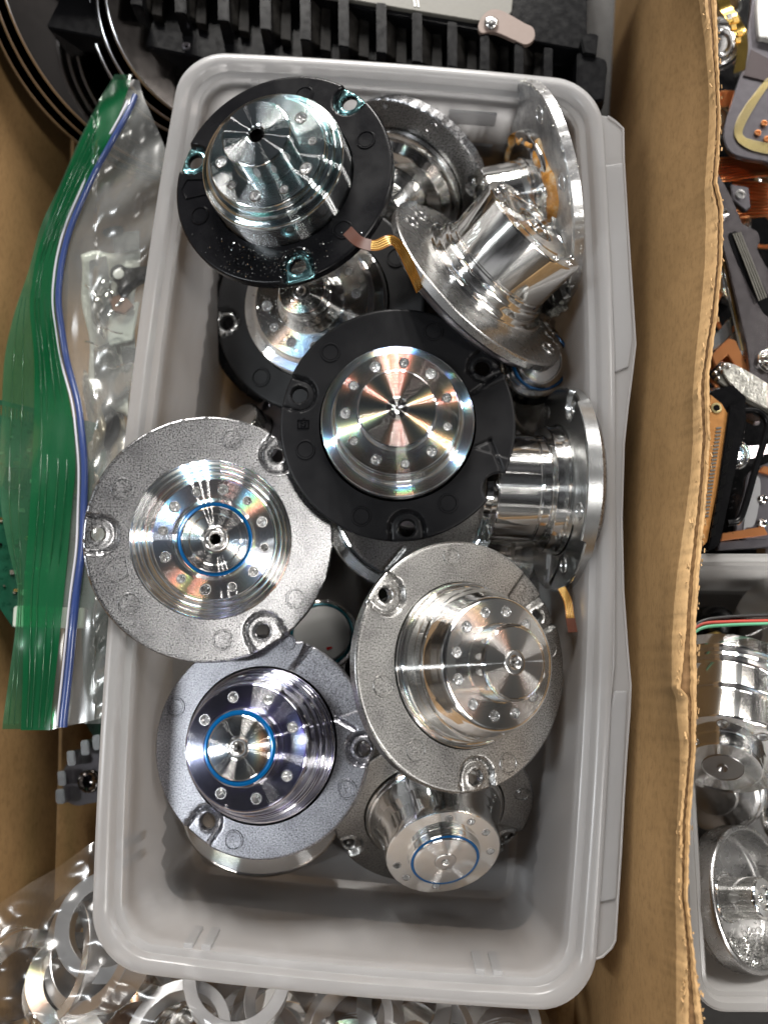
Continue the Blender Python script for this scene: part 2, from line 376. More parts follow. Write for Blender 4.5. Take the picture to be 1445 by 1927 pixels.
M_goldp=simple('gold_trace',(.62,.52,.26),.3,.8)
M_flex=simple('amber_flex_film',(.22,.09,.012),.22,.1,coat=.5)
M_flexd=simple('dark_flex_tip',(.07,.022,.012),.3,0,coat=.4)
M_copper=simple('copper_winding',(.72,.30,.12),.28,1)
M_brass=simple('brass_fitting',(.72,.50,.14),.22,1)
M_plast=simple('black_plastic',(.004,.004,.0045),.21,bs=(1800,.12,.00005),spec=.2)
M_dusty=simple('dusty_black_plastic',(.014,.013,.012),.45,bs=(2600,.5,.00005),var=.55,spec=.07)
M_label=simple('brushed_label_plate',(.13,.125,.108),.5,.1,bs=(900,.3,.00006),var=.1)
M_pink=simple('taupe_latch_plate',(.17,.125,.105),.5,.1)
M_mirror=simple('mirror_platter',(.62,.60,.58),.05,1)
M_darkm=simple('mirror_dark_reflection',(.10,.09,.085),.08,1)  # platter faces: reflection of a dark ceiling put into the base colour
M_grey=simple('grey_anodised',(.17,.16,.175),.30,.85,bs=(2500,.25,.00002),var=.08)
M_arm=simple('mauve_grey_arm',(.40,.365,.375),.22,1,bs=(2500,.25,.00002),var=.06)
M_ring=simple('brushed_spacer_ring',(.62,.62,.63),.30,1,bs=(900,.3,.00004))
M_table=simple('dark_table_top',(.02,.018,.016),.6)
M_wireb=simple('black_wire',(.012,.012,.012),.35); M_wirer=simple('red_wire',(.42,.05,.03),.35); M_wireg=simple('green_wire',(.10,.36,.20),.35)
M_wht=simple('white_plastic',(.65,.68,.64),.3)
M_solder=simple('solder',(.70,.68,.62),.3,1,bs=(900,.8,.0003))

# ------------------------------------------------------------------ the spindle motor
M_pit=simple('threaded_pit_steel',(.75,.74,.73),.3,1,bs=(2500,.6,.0001),var=.6)
def smst(x): x=np.clip(x,0,1); return x*x*(3-2*x)
def flange(name,R,rin,T,mat,parent,pockets=(),marks=(),bumps=(),cuts=(),lugs=(),ridges=(),edge_z=0,rag=0,mat2=None,wsc=1.0,hole=12,seg=440):
    """pockets: (angle,radius,width) U-shaped recess open to the rim with a screw hole; marks: (angle,radius,size);
    cuts: (angle,radius,size) bite out of the rim; lugs: (angle,radius,size) ear added; ridges: (a0,r0,a1,r1) groove line; bumps: lowered sector (a0,a1,depth)"""
    Ro=R+max([0]+[l[1]+l[2]-R+2 for l in lugs])
    nr=int((Ro-rin)/2.4)+2; rs=np.linspace(rin,Ro,nr); a=np.linspace(0,2*math.pi,seg,endpoint=False)
    X=(rs[:,None]*np.cos(a)).ravel(); Y=(rs[:,None]*np.sin(a)).ravel()
    def uv(x,y,an): c,s=math.cos(math.radians(an)),math.sin(math.radians(an)); return x*c+y*s,-x*s+y*c
    def sdf(x,y):
        r=np.hypot(x,y); th=np.arctan2(y,x); f=r-R
        if rag: f=f+rag*(np.sin(th*23)+np.sin(th*41+1)+.8*np.sin(th*67+2))*.5
        for an,rr,sz in lugs: u,v=uv(x,y,an); f=np.minimum(f,np.where(u>rr,np.hypot(u-rr,v)-sz,np.where(u>0,np.abs(v)-sz,1e3)))
        for an,rr,sz in cuts: u,v=uv(x,y,an); f=np.maximum(f,sz-np.hypot(u-rr,v))
        for q in pockets: u,v=uv(x,y,q[0]); f=np.maximum(f,hole-np.hypot(u-q[1],v))
        return f
    I=np.arange(nr-1)[:,None]; J=np.arange(seg)[None,:]; J2=(J+1)%seg
    Q=np.stack([I*seg+J,I*seg+J2+0*I,(I+1)*seg+J2,(I+1)*seg+J],-1).reshape(-1,4)[:, ::-1]
    cxm=X[Q].mean(1); cym=Y[Q].mean(1); Q=Q[sdf(cxm,cym)<0]
    E={}
    for q in Q:
        for k in range(4):
            e=(int(q[k]),int(q[(k+1)%4])); 
            if (e[1],e[0]) in E: del E[(e[1],e[0])]
            else: E[e]=1
    bv=np.array(sorted({v for e in E for v in e})); bv=bv[bv>=seg]
    for _ in range(3):
        x,y=X[bv],Y[bv]; f=sdf(x,y); h=.05; gx=(sdf(x+h,y)-sdf(x-h,y))/(2*h); gy=(sdf(x,y+h)-sdf(x,y-h))/(2*h); g=gx*gx+gy*gy+1e-6
        st=np.clip(f/g,-3,3); X[bv]-=st*gx; Y[bv]-=st*gy
    f=sdf(X,Y); Z=-3.0*(1-smst(-f/4.0))**2+edge_z
    pm=np.full(len(X),1e3)
    for q in pockets:
        u,v=uv(X,Y,q[0]); u=u-q[1]; wd=q[2]*wsc
        ps=np.where(u<0,np.hypot(u,v)-wd,np.abs(v)-wd)
        Z+= -7*(1-smst((ps+3)/6)) - 3.5*np.exp(-((ps+3)/2.6)**2)
        pm=np.minimum(pm,ps)
        hd=np.hypot(u,v)-hole; Z+= 1.5*np.exp(-((hd-3)/2.5)**2)
    for a0,a1,dp in bumps:
        am=math.radians((a0+a1)/2); hw=math.radians((a1-a0)/2); th=(np.arctan2(Y,X)-am+math.pi)%(2*math.pi)-math.pi
        Z-=dp*(1-smst((np.abs(th)-hw)*np.hypot(X,Y)/5))
    for a0,r0,a1,r1 in ridges:
        p=np.array([r0*math.cos(math.radians(a0)),r0*math.sin(math.radians(a0))]); q=np.array([r1*math.cos(math.radians(a1)),r1*math.sin(math.radians(a1))])
        d=q-p; t=np.clip(((X-p[0])*d[0]+(Y-p[1])*d[1])/(d@d),0,1); dd=np.hypot(X-p[0]-t*d[0],Y-p[1]-t*d[1]); Z-=4.5*np.exp(-(dd/3.2)**2)
    n=len(X); g=Geo()
    V=np.concatenate([np.stack([X,Y,Z],-1),np.stack([X,Y,np.full(n,-float(T))],-1)])
    used=np.zeros(2*n,bool); faces=[tuple(q) for q in Q]; mi=[0]*len(faces)
    if mat2 is not None:
        for i,q in enumerate(Q):
            if pm[q].mean()<-3: mi[i]=1
    faces+= [tuple(q[::-1]+n) for q in Q]; mi+=[0]*len(Q)
    for (u_,v_) in E: faces.append((v_,u_,u_+n,v_+n)); mi.append(0)
    fa=[list(f_) for f_ in faces]
    for f_ in fa:
        for i in f_: used[i]=True
    idx=-np.ones(2*n,int); idx[used]=np.arange(used.sum()); V=V[used]; fa=[[int(idx[i]) for i in f_] for f_ in fa]
    V=V; g.V=[V]; g.F=fa; g.M=mi; g.n=len(V)
    for an,rr,sz in marks:
        x,y=rr*math.cos(math.radians(an)),rr*math.sin(math.radians(an))
        tv,tf=torus(sz,2.0,x,y,edge_z+.2,36,6); g.add(tv,tf)
        dv,df=lathe([(sz-2.0,-.6),(sz-3.2,.7),(.01,.5)],30,cx=x,cy=y,cz=edge_z); g.add(dv,df)
    return g.obj(name,[mat,mat2] if mat2 is not None else mat,parent,40)

def hub(name,prof,mat,parent,face=None,pits=(),seg=360,mat2=None):
    """prof outer->inner; face=(r_out,r_in,z) is the flat ring that carries the pits [(angle,radius,size,depth)]"""
    p=bev(prof,1.2); out=[]
    for i in range(len(p)-1):
        a,b=p[i],p[i+1]; out.append(a)
        if face and abs(a[1]-face[2])<.1 and abs(b[1]-face[2])<.1 and a[0]-b[0]>10:
            k=int((a[0]-b[0])/1.4)
            for t in np.linspace(0,1,k+1)[1:-1]: out.append((a[0]+(b[0]-a[0])*t,a[1]))
    out.append(p[-1])
    V,Fc=lathe(out,seg); pitv=np.zeros(len(V),bool)
    pits=[(a_,b_,c_*1.2,d_*.55) for a_,b_,c_,d_ in pits]
    for an,rr,sz,dp in pits:
        x,y=rr*math.cos(math.radians(an)),rr*math.sin(math.radians(an))
        d=np.hypot(V[:,0]-x,V[:,1]-y); m=(d<sz+1.0)&(np.abs(V[:,2]-face[2])<.2)
        i=np.where(m)[0]; dd=d[i]; ux=(V[i,0]-x)/np.maximum(dd,.01); uy=(V[i,1]-y)/np.maximum(dd,.01)
        lip=dd>sz-1.0; inn=(dd<=sz-1.0)
        V[i[lip],0]=x+ux[lip]*sz; V[i[lip],1]=y+uy[lip]*sz
        th=np.arctan2(uy,ux); pitv[i]=True; pitv[i[lip]]=True
        V[i[inn],2]=face[2]-dp*(1-.45*(dd[inn]/sz))-1.2*np.sin(dd[inn]*3.1)-.8*np.sin(th[inn]*5)
    G=Geo(); G.V=[V]; G.F=[list(f) for f in Fc]; G.n=len(V); FA=np.array(Fc); inn_=pitv[FA].all(1); G.M=[1 if q else 0 for q in inn_]
    for an,rr,sz,dp in pits:
        x,y=pol(an,rr); G.add(*torus(sz+.3,1.2,x,y,face[2]+.1,28,6),2)
    mesh=mesh_obj(name,np.vstack(G.V),G.F,[mat,M_pit,M_plain],parent,17,G.M); return mesh

def pitring(n,rad,sz,dp,a0=0,alt=None,skip=()):
    return [(a0+360/n*i,rad,(alt if (alt and i%2) else sz),dp) for i in range(n) if i not in skip]

def text_part(s,size,x,y,z,ang,mat,parent,name='number_mark',mirror=False):
    cu=bpy.data.curves.new('txt','FONT'); cu.body=s; cu.size=size*S; cu.extrude=.9*S; cu.align_x='CENTER'; cu.align_y='CENTER'; cu.bevel_depth=.35*S
    o=bpy.data.objects.new('txt',cu); C.objects.link(o)
    bpy.context.view_layer.update()
    me=bpy.data.meshes.new_from_object(o.evaluated_get(bpy.context.evaluated_depsgraph_get()))
    bpy.data.objects.remove(o); bpy.data.curves.remove(cu)
    me.transform(Matrix.Translation((x*S,y*S,z*S))@Matrix.Rotation(math.radians(ang),4,'Z'))
    me.materials.clear(); ob=finish(name,me,mat,parent,0); return ob

def frame_line(pts,r,z,mat,parent,name):
    P=[(x,y,z) for x,y in pts]+[(pts[0][0],pts[0][1],z)]
    V,Fc=tube(P,r,6); return mesh_obj(name,V,Fc,mat,parent,60)

def motor(px,py,z,lean,tilt,label,spin=0,name='spindle_motor'):
    P=W(px,py,z); k=K(P)
    e=empty(name,P,frame(P,lean,tilt,spin),k,label=label,cat='spindle motor',group='spindle motors piled in the frosted bin')
    return e
def pol(an,r): return r*math.cos(math.radians(an)),r*math.sin(math.radians(an))
def centre(e,r,z,mat=M_plain,bore=6,threads=True,rim=2.0):
    "small shaft end with rim and bore"
    pr=[(r,z-1),(r,z+rim),(r-2,z+rim+.8),(bore+3,z+rim+.8),(bore+1,z+rim-1)]
    zz=z+rim-2
    for i in range(9):
        pr+= [(bore+(0 if i%2 else -1.3),zz-i*1.8)]
    pr+=[(bore-1,zz-18),(.05,zz-20)]
    V,Fc=lathe(bev(pr,.5),64); return mesh_obj('shaft',V,Fc,mat,e,18)
def seal(e,r0,r1,z,mat=M_seal):
    V,Fc=lathe(bev([(r0,z-4),(r0,z),((r0+r1)/2,z+1.4),(r1,z),(r1,z-4)],.6),128); return mesh_obj('seal_ring',V,Fc,mat,e,25)
def body(e,r,depth,mat,r2=None):
    "stator cup under the flange"
    V,Fc=lathe(bev([(r,-14),(r,-depth+8),(r-8,-depth),((r2 or r*.5),-depth),((r2 or r*.5)-4,-depth+6),(.05,-depth+6)],2),96); return mesh_obj('stator_cup',V,Fc[::1],mat,e,18)
def specks(e,n,cx,cy,sx,sy,zf,size=(.7,1.8),name='metal_dust'):
    g=Geo()
    for _ in range(n):
        x,y=random.gauss(cx,sx),random.gauss(cy,sy); s=random.uniform(*size); z=zf(x,y)
        if z is None: continue
        R=Matrix.Rotation(random.random()*6,3,'Z')@Matrix.Rotation(random.random()*2,3,'X')
        g.add(*box(x,y,z+s*.4,s*1.5,s,s*.7,R))
    if g.n: o=g.obj(name,M_chip,e,0); o['kind']='stuff'; return o

# ================================================================== THE SETTING
FL=-450.0
g=Geo(); g.add(*box(0,0,FL-25,26000,26000,10)); t_=g.obj('table_top',M_table,None,0); tag(t_,kind='structure')

# cardboard box: floor, left wall, right wall with a torn top edge
boxe=empty('cardboard_box',(0,0,FL*1),label='open brown cardboard box with a torn right edge around the frosted bin',cat='cardboard box')
def addto(parent,name,V,Fc,mat,smooth=35,mi=None):
    V=np.asarray(V,float)-np.array(parent.matrix_world.translation)/S
    return mesh_obj(name,V,Fc,mat,parent,smooth,mi)
fp=[W(112,1500,FL),W(1150,1500,FL)]
# floor sheet with a little sag
nx,ny=30,50
x0=W(60,1500,FL).x-200; x1=W(1290,1000,100).x-20
gx=np.linspace(x0,x1,nx); gy=np.linspace(-1500,1900,ny); GX,GY=np.meshgrid(gx,gy)
GZ=FL+5*np.sin(GX/170)*np.sin(GY/230)
V=np.stack([GX.ravel(),GY.ravel(),GZ.ravel()],-1)
Fc=[(i*nx+j,i*nx+j+1,(i+1)*nx+j+1,(i+1)*nx+j) for i in range(ny-1) for j in range(nx-1)]
addto(boxe,'box_floor',V,Fc,M_card,60)
# right wall: swept profile along the torn edge
edgeL=[(-700,1300),(-80,1316),(0,1324),(65,1333),(169,1342),(233,1343),(311,1338),(345,1334),(402,1346),(493,1344),(568,1336),(686,1318),(737,1311),(814,1316),(922,1309),(1023,1297),(1100,1288),(1186,1283),(1296,1272),(1312,1287),(1414,1290),(1541,1278),(1687,1277),(1778,1286),(1927,1287),(2020,1289),(2600,1290)]
edgeR=[(-700,1340),(-80,1346),(13,1349),(130,1352),(233,1356),(345,1350),(389,1361),(493,1359),(595,1350),(703,1335),(838,1336),(956,1328),(1057,1318),(1177,1310),(1277,1312),(1414,1309),(1551,1299),(1687,1294),(1846,1313),(1927,1324),(2020,1330),(2600,1330)]
def ip(tab,y): a=np.array(tab,float); return float(np.interp(y,a[:,0],a[:,1]))
def nz1(t,s): return math.sin(t*.11+s)+.6*math.sin(t*.031+s*2)+.5*math.sin(t*.27+s*3)+.35*math.sin(t*.71+s)
ys=np.concatenate([np.arange(-700,-80,20.0),np.arange(-80,2021,5.0),np.arange(2030,2500,20.0)]); ZT=130.0
rows_in=[];rows_out=[];rows_core=[];lin=[]
for y in ys:
    j=nz1(y*2.9,1.3)*.55; j2=nz1(y*2.7,4.1)*.55
    a=W(ip(edgeL,y)+j,y,ZT+nz1(y,2)*1.0); b=W(ip(edgeR,y)+j2,y,ZT+nz1(y,5)*1.0)
    base=W(1318-.02*y if False else 1322-0.022*y,y,ZT)      # straight plane of the wall below the crushed edge
    w=b.x-a.x
    th1=min(9,w*.36); th2=min(11,w*.40)
    asx=W(np.mean([ip(edgeL,y+d) for d in (-90,-60,-30,0,30,60,90)]),y,ZT).x
    lower=[(0.0,0.0),(.10,22),(.35,60),(.7,110),(1.0,200),(1,400),(1,ZT-FL-2)]
    bx=base.x-42
    row=[]
    row.append((a.x+th1,a.y,a.z-5)); row.append((a.x+th1*.7,a.y,a.z+1)); row.append((a.x+1,a.y,a.z-1))
    for f_,dz in lower[1:]:
        row.append(((a.x*.45+asx*.55 if dz<30 else asx)*(1-f_)+bx*f_+3*math.sin(dz*.03+y*.004)+ (4*math.sin(y*.009+dz*.02) if dz<130 else 0),a.y,ZT-dz))
    rows_in.append(row)
    row=[(b.x-th2,b.y,b.z-4),(b.x-th2*.7,b.y,b.z+2),(b.x-th2*.2,b.y,b.z+2),(b.x,b.y,b.z-3)]
    for dz in (40,150,300,ZT-FL-2): row.append((b.x*(1-min(1,dz/150))+(bx+24)*min(1,dz/150),b.y,ZT-dz))
    rows_out.append(row)
    m_=(a.x+th1+b.x-th2)/2; hw=max(.8,(b.x-th2-a.x-th1)/2)
    f=1.6*math.sin(y*.37)
    rows_core.append([(m_-hw-3,b.y,b.z-10),(m_+f*.4,b.y,b.z-7-abs(f)),(m_+hw+3,b.y,b.z-9)])
def sweep(rows,name,mat,smooth=50):
    n=len(rows[0]); V=[p for r in rows for p in r]
    Fc=[(i*n+j,i*n+j+1,(i+1)*n+j+1,(i+1)*n+j) for i in range(len(rows)-1) for j in range(n-1)]
    return V,Fc
V,Fc=sweep(rows_in,'',0); n=len(rows_in[0]); mi=[0 if (i%(n-1))<3 else 1 for i in range(len(Fc))]
rw=addto(boxe,'right_wall',V,Fc,[M_cardt,M_card],60,mi)
V,Fc=sweep(rows_out,'',0); n=len(rows_out[0]); mi=[0 if (i%(n-1))<4 else 1 for i in range(len(Fc))]
ol=addto(boxe,'outer_liner',V,[f[::1] for f in Fc],[M_cardt,M_card],60,mi)
V,Fc=sweep(rows_core,'',0); addto(boxe,'corrugated_core',V,Fc,M_cardd,60)
# frayed paper tufts on the edge
g=Geo()
for _ in range(200):
    y=random.uniform(0,1920); side=random.random()<.5
    x=(ip(edgeL,y) if side else ip(edgeR,y))+random.gauss(0,2.5); P=W(x,y,ZT+random.uniform(-4,5))
    L_=random.uniform(3,11); an=random.uniform(-1.9,-1.2)*(1 if random.random()<.5 else -1)
    g.add(*box(P.x,P.y,P.z,random.uniform(.8,3),L_,random.uniform(.6,2),Matrix.Rotation(an+1.57,3,'Z')@Matrix.Rotation(random.gauss(0,.4),3,'X')))
tf=Geo(); tf.V=g.V;tf.F=g.F;tf.M=g.M;tf.n=g.n
o=addto(boxe,'frayed_fibres',np.vstack(g.V),g.F,M_cardt,0); o['kind']='stuff'
# left wall, leaning outwards
rows=[]
for y in np.linspace(-150,2100,60):
    q=W(np.interp(y,[0,1450,2100],[140,110,92]),y,FL+1)
    rows.append([(q.x,q.y,FL+1),(q.x-16,q.y,FL+60),(q.x-80+4*math.sin(y*.01),q.y,FL+220),(q.x-160+8*math.sin(y*.006),q.y,FL+420),(q.x-240,q.y,FL+640)])
V,Fc=sweep(rows,'',0); addto(boxe,'left_wall',V,Fc,M_card,60)
for sgn,yy in ((1,1560),(-1,-1330)):
    V,Fc=prism_pts([(x0-200,yy*1.0,FL+560),(x1+40,yy,FL+560),(x1+40,yy+30*sgn,FL+560),(x0-200,yy+30*sgn,FL+560)],[(x0-200,yy,FL),(x1+40,yy,FL),(x1+40,yy+30*sgn,FL),(x0-200,yy+30*sgn,FL)])
    addto(boxe,'end_wall',V,Fc,M_card,0)

# ================================================================== THE FROSTED BIN
ca=[W(*p,0) for p in ((347,95),(1126,151),(1119,1909),(165,1821))]
bc=sum(ca,Vector())/4; ux=((ca[1]-ca[0])+(ca[2]-ca[3])).normalized(); uy=Vector((-ux.y,ux.x,0)).normalized()
HA=((ca[1]-ca[0]).length+(ca[2]-ca[3]).length)/4; HB=((ca[0]-ca[3]).length+(ca[1]-ca[2]).length)/4
uyt=((ca[0]-ca[3])+(ca[1]-ca[2])).normalized(); SH=uyt.dot(ux)/uyt.dot(uy)
bine=empty('storage_bin',bc,Matrix((ux,uy,Vector((0,0,1)))).transposed(),label='long frosted translucent plastic bin that holds the pile of spindle motors',cat='plastic bin')
def loop(off,z,rc0=92,n=14,bow=37,bend=15):
    a=HA+off; b=HB+off; rc=max(22,rc0+off*.65); pts=[]
    def seg(p,q,m):
        for t in np.linspace(0,1,m,endpoint=False): pts.append((p[0]+(q[0]-p[0])*t,p[1]+(q[1]-p[1])*t))
    def arc(cx,cy,a0):
        for t in np.linspace(0,1,n,endpoint=False):
            th=a0+t*math.pi/2; pts.append((cx+rc*math.cos(th),cy+rc*math.sin(th)))
    arc(a-rc,b-rc,0); seg((a-rc,b),(-a+rc,b),16); arc(-a+rc,b-rc,math.pi/2); seg((-a,b-rc),(-a,-b+rc),36); arc(-a+rc,-b+rc,math.pi); seg((-a+rc,-b),(a-rc,-b),16); arc(a-rc,-b+rc,1.5*math.pi); seg((a,-b+rc),(a,b-rc),36)
    f=1-min(1,max(0,-z)/430)*.45
    out=[]
    for x,y in pts:
        s=max(-1,min(1,x/a)); t=max(-1,min(1,y/b))
        yy=y+t*bend*f*(1-s*s)*.6; out.append((x+s*bow*f*(1-t*t)+SH*yy,yy,z))
    return out
DEP=-415
prof=[(-92,DEP-10),(-84,DEP-2),(-44,-34),(-8,-32),(-2,-30),(0,-26),(0,-8),(-2,-3),(-6,0),(-15,1),(-24,-1),(-28,-5),(-30,-12),(-33,-15),(-41,-16),(-45,-18),(-47,-24),(-50,-60),(-78,DEP+30),(-84,DEP+12),(-98,DEP+2)]
LP=[loop(o_,z_) for o_,z_ in prof]; n=len(LP[0]); V=[p for l in LP for p in l]; Fc=[]
for i in range(len(LP)-1):
    for j in range(n): j2=(j+1)%n; Fc.append((i*n+j,i*n+j2,(i+1)*n+j2,(i+1)*n+j))
Fc.append(tuple(range(n-1,-1,-1))); Fc.append(tuple(range((len(LP)-1)*n,len(LP)*n)))
mesh_obj('bin_shell',V,Fc,M_bin,bine,32)
Mi=bine.matrix_world.inverted()
def inbin(P): v=Mi@(Vector(P)*S); return Vector(v)/S
def bin_part(name,pts,z,th,parent=bine,b=1.5,mat=None):
    top=[inbin(W(x,y,z)) for x,y in pts]; bot=[Vector((p.x,p.y,p.z-th)) for p in top]
    return bevbox(name,[prism_pts(top,bot)],mat or M_bin,parent,b)
# clip ledge on the right long side
_led=[(1126,216),(1143,219),(1158,229),(1172,242),(1173,300),(1180,421),(1192,601),(1195,648),(1189,700),(1180,770),(1173,837),(1169,975),(1172,1112),(1180,1222),(1186,1290),(1184,1340),(1178,1420),(1173,1500),(1168,1600),(1163,1677),(1157,1770),(1150,1784),(1133,1800),(1116,1806),(1107,1797),(1116,1655),(1127,1500),(1150,1250),(1153,1000),(1150,662),(1137,450),(1127,260)]
led=[(x-5,y) if i>=29 else (x,y) for i,(x,y) in enumerate(_led)]
ledge=bin_part('clip_ledge',led,-12,5,b=1)
V,Fc=tube([tuple(inbin(W(x,y,-10))) for x,y in led[1:24]],2.2,8); mesh_obj('ledge_lip',V,Fc,M_bin,ledge,60)
pad=[(1134,312),(1171,306),(1178,425),(1189,640),(1182,690),(1157,700),(1153,600),(1143,450)]
bin_part('ledge_pad',pad,-8,5,ledge)
pad=[(1156,1300),(1180,1300),(1170,1500),(1158,1692),(1118,1700),(1130,1500),(1146,1350)]
bin_part('ledge_pad',pad,-8,5,ledge)
V,Fc=tube([tuple(inbin(W(x,y,-6))) for x,y in ((1130,225),(1141,450),(1154,662),(1156,1000),(1154,1250),(1130,1500),(1119,1655),(1111,1790))],2.0,8); mesh_obj('ledge_rib',V,Fc,M_bin,ledge,60)
# stacking ribs inside the rim
def wall_rib(name,x,y,wx,hx,sx,sy,dz=90):
    # x,y in bin coordinates on the inner wall
    V=[];
    top=[(x-wx/2,y-hx/2,-20),(x+wx/2,y-hx/2,-20),(x+wx/2,y+hx/2,-20),(x-wx/2,y+hx/2,-20)]
    bot=[(p[0]+sx,p[1]+sy,-20-dz) for p in top]
    bevbox(name,[prism_pts(top,bot)],M_bin,bine,1)
def inx(px,py): p=inbin(W(px,py,-20)); return p.x,p.y
for px in (352,386,905,938):
    x,_=inx(px,1800); wall_rib('stacking_rib',x,-HB+44+ (5 if abs(x)>200 else 8)*0,16,10,0,7)
for py in (1590,1627):
    _,y=inx(235,py); wall_rib('stacking_rib',-HA+36+SH*y-12,y,10,16,7,0)
for px in (480,512):
    x,_=inx(px,150); wall_rib('stacking_rib',x,HB-46,17,10,0,-7,70)
# moulded slots on the far end wall
for px0,px1,py0,py1 in ((722,746,195,330),(761,785,195,330),(802,826,195,330),(845,935,203,228),(845,935,255,275)):
    yb=HB-58
    a_=inbin(W(px0,py0,-60)); b_=inbin(W(px1,py0,-60)); zt=-50 if py0<250 else -150; zb=-240 if py1>300 else zt-40
    top=[(a_.x,HB-50-.09*(-zt),zt),(b_.x,HB-50-.09*(-zt),zt),(b_.x,HB-56-.09*(-zt),zt),(a_.x,HB-56-.09*(-zt),zt)]
    bot=[(p[0],p[1]-.09*(zt-zb)*1.0,zb) for p in top]
    bevbox('moulded_slot',[prism_pts(top,bot)],M_bin,bine,2)

# ================================================================== THE MOTORS
HP3=[(143,-14),(143,22),(141,25),(123,27),(119,30),(117,60),(115,62),(115,70),(113,72),(113,80),(111.5,81),(111,96),(110,98),(71,98),(69,100),(69,136),(67,138),(20,138)]
# -- black motor in the middle
e=motor(748,797,5,92,11,'black flanged motor on top in the middle, with a boxed 6 and rainbow hub')
flange('flange',222,148,24,M_black,e,pockets=[(163,195,33),(34,195,30),(-85,198,34)],marks=[(133,187,17),(69,190,17),(-58,178,17),(-111,188,17),(196,180,17)],
       cuts=[(-33,226,30)],bumps=[(-17,22,4)],ridges=[(-17,150,-10,176),(-10,176,-25,216),(22,150,26,205),(37,165,30,222)],hole=15)
hub('hub',[p for p in HP3],M_turnr,e,face=(110,71,98),pits=pitring(11,92,6.4,9,17,alt=8.0))
centre(e,20,137,M_turn,5)
frame_line([pol(180+a,r) for a,r in ((-2.2,168),(-2.2,188),(-9.5+12.2-.0,188),(2.7,168))],1.6,.8,M_blackg,e,'number_frame')
text_part('6',26,-178,1,0,0,M_blackg,e)
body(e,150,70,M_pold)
# -- silver motor hanging over the left rim
e=motor(400,1015,-8,0,5,'silver flanged motor resting on the bin’s left rim, black bore inside a blue ring')
flange('flange',232,151,24,M_cast,e,pockets=[(177,206,36),(-61.5,201,37),(52,204,36)],marks=[(150,187,19),(79,193,18),(218,190,19),(-84,190,18),(-36,195,18)],rag=.3,hole=12)
hub('hub',[(150,-4),(150,3),(146,5),(143,9),(139,14),(136,15),(133,22),(128,26),(124,27),(122,34),(116,40),(112,41),(111,44),(74,44),(72,46),(72,56),(70,58),(66,58),(65,52),(60,52)],M_turnr,e,face=(111,74,44),pits=pitring(12,93,7.6,14,20,alt=6.4))
seal(e,70.5,60.5,57)
V,Fc=lathe(bev([(61,50),(61,59),(59,61),(47,61),(46,59.5),(25,59.5),(24,61)],.7),128); mesh_obj('bearing_face',V,Fc,M_turn,e,18)
V,Fc=lathe(bev([(24,59),(24,64),(21,66),(17,64.5),(15,67),(10,67),(9,64),(9,20),(.05,20)],.8),64); mesh_obj('shaft',V,Fc,[M_plain],e,18)
V,Fc=lathe([(8.9,60),(8.9,22),(.05,21)],32); mesh_obj('bore',V,Fc,M_hole,e,18)
pp=[pol(197.5+a,r) for a,r in ((-7.5,150+6),(7,150+7),(11,176),(3.5,205),(-5,188))]
frame_line([pol(a,r) for a,r in ((203,163),(191,160),(191,186),(198,210),(204,190))],2.0,1.0,M_cast,e,'number_frame')
text_part('6',20,*pol(197,178),.8,-15,M_cast,e)
body(e,150,60,M_pold)
# -- silver motor on the right leaning right
e=motor(877.5,1250,10,3,34,'silver flanged motor leaning right, lower right of the pile, stamped 8ZC, no blue ring')
flange('flange',234,156,22,M_castd,e,pockets=[(144.6,210,37),(29,203,34),(-84,208,37)],marks=[(99,205,17),(10,200,19),(193,183,19),(297,205,19)],bumps=[(34,52,4)],hole=13)
tv=Geo(); x_,y_=pol(234.7,190); tv.add(*torus(18.5,1.0,x_,y_,.6,40,6)); tv.obj('mould_mark',M_castd,e)
text_part('8ZC',15,x_,y_,.4,-40,M_castd,e)
hub('hub',[(154,-8),(154,6),(151,8),(148,6),(143,8),(141,14),(140,40),(139,42),(138,58),(136,60),(135,66),(130,80),(124,92),(120,102),(117,105),(114,106),(70,106),(68.5,108),(68.5,146),(66.5,148.5),(63,148),(62,149.5),(22,149.5)],M_pol,e,face=(114,70,106),pits=[(a,93,8,11) for a in (18,50,80,109,139,170,199,231,262,290,321,349)])
centre(e,22,148,M_plain,10)
body(e,160,60,M_pold)
# -- lower-left motor leaning left with blue ring
e=motor(491,1401,-95,187,15,'silver flanged motor leaning left, lower left of the pile, wide blue ring round threaded centre')
flange('flange',206,146,22,M_castb,e,pockets=[(-4,192,30),(232.6,172,30)],lugs=[(-4,186,27)],marks=[(156,183,17),(253,178,17),(-27.6,182,17),(74,196,14)],ridges=[(17,150,7,180),(66,150,61,212)],bumps=[(17,64,5)],cuts=[(70,222,19)],hole=14)
text_part('15',18,*pol(-27.6,182),.4,30,M_castb,e)
hub('hub',[(142,-6),(142,5),(139,8),(137,9),(136,22),(133,24),(131,40),(127,42),(124,60),(120,63),(117,84),(113,98),(110,101),(108,102),(69,102),(67,104),(67,140),(65,142),(62,142)],M_turnb,e,face=(108,69,102),pits=[(a,90,7.6,11) for a in (105,63,147,-35,-78,-120,20)])
seal(e,64,55,144)
V,Fc=lathe(bev([(56,138),(56,146),(53,148),(20,148),(19,146),(17,148)],.7),128); mesh_obj('bearing_face',V,Fc,M_turn,e,18)
centre(e,17,147,M_plain,9)
body(e,150,60,M_pold)
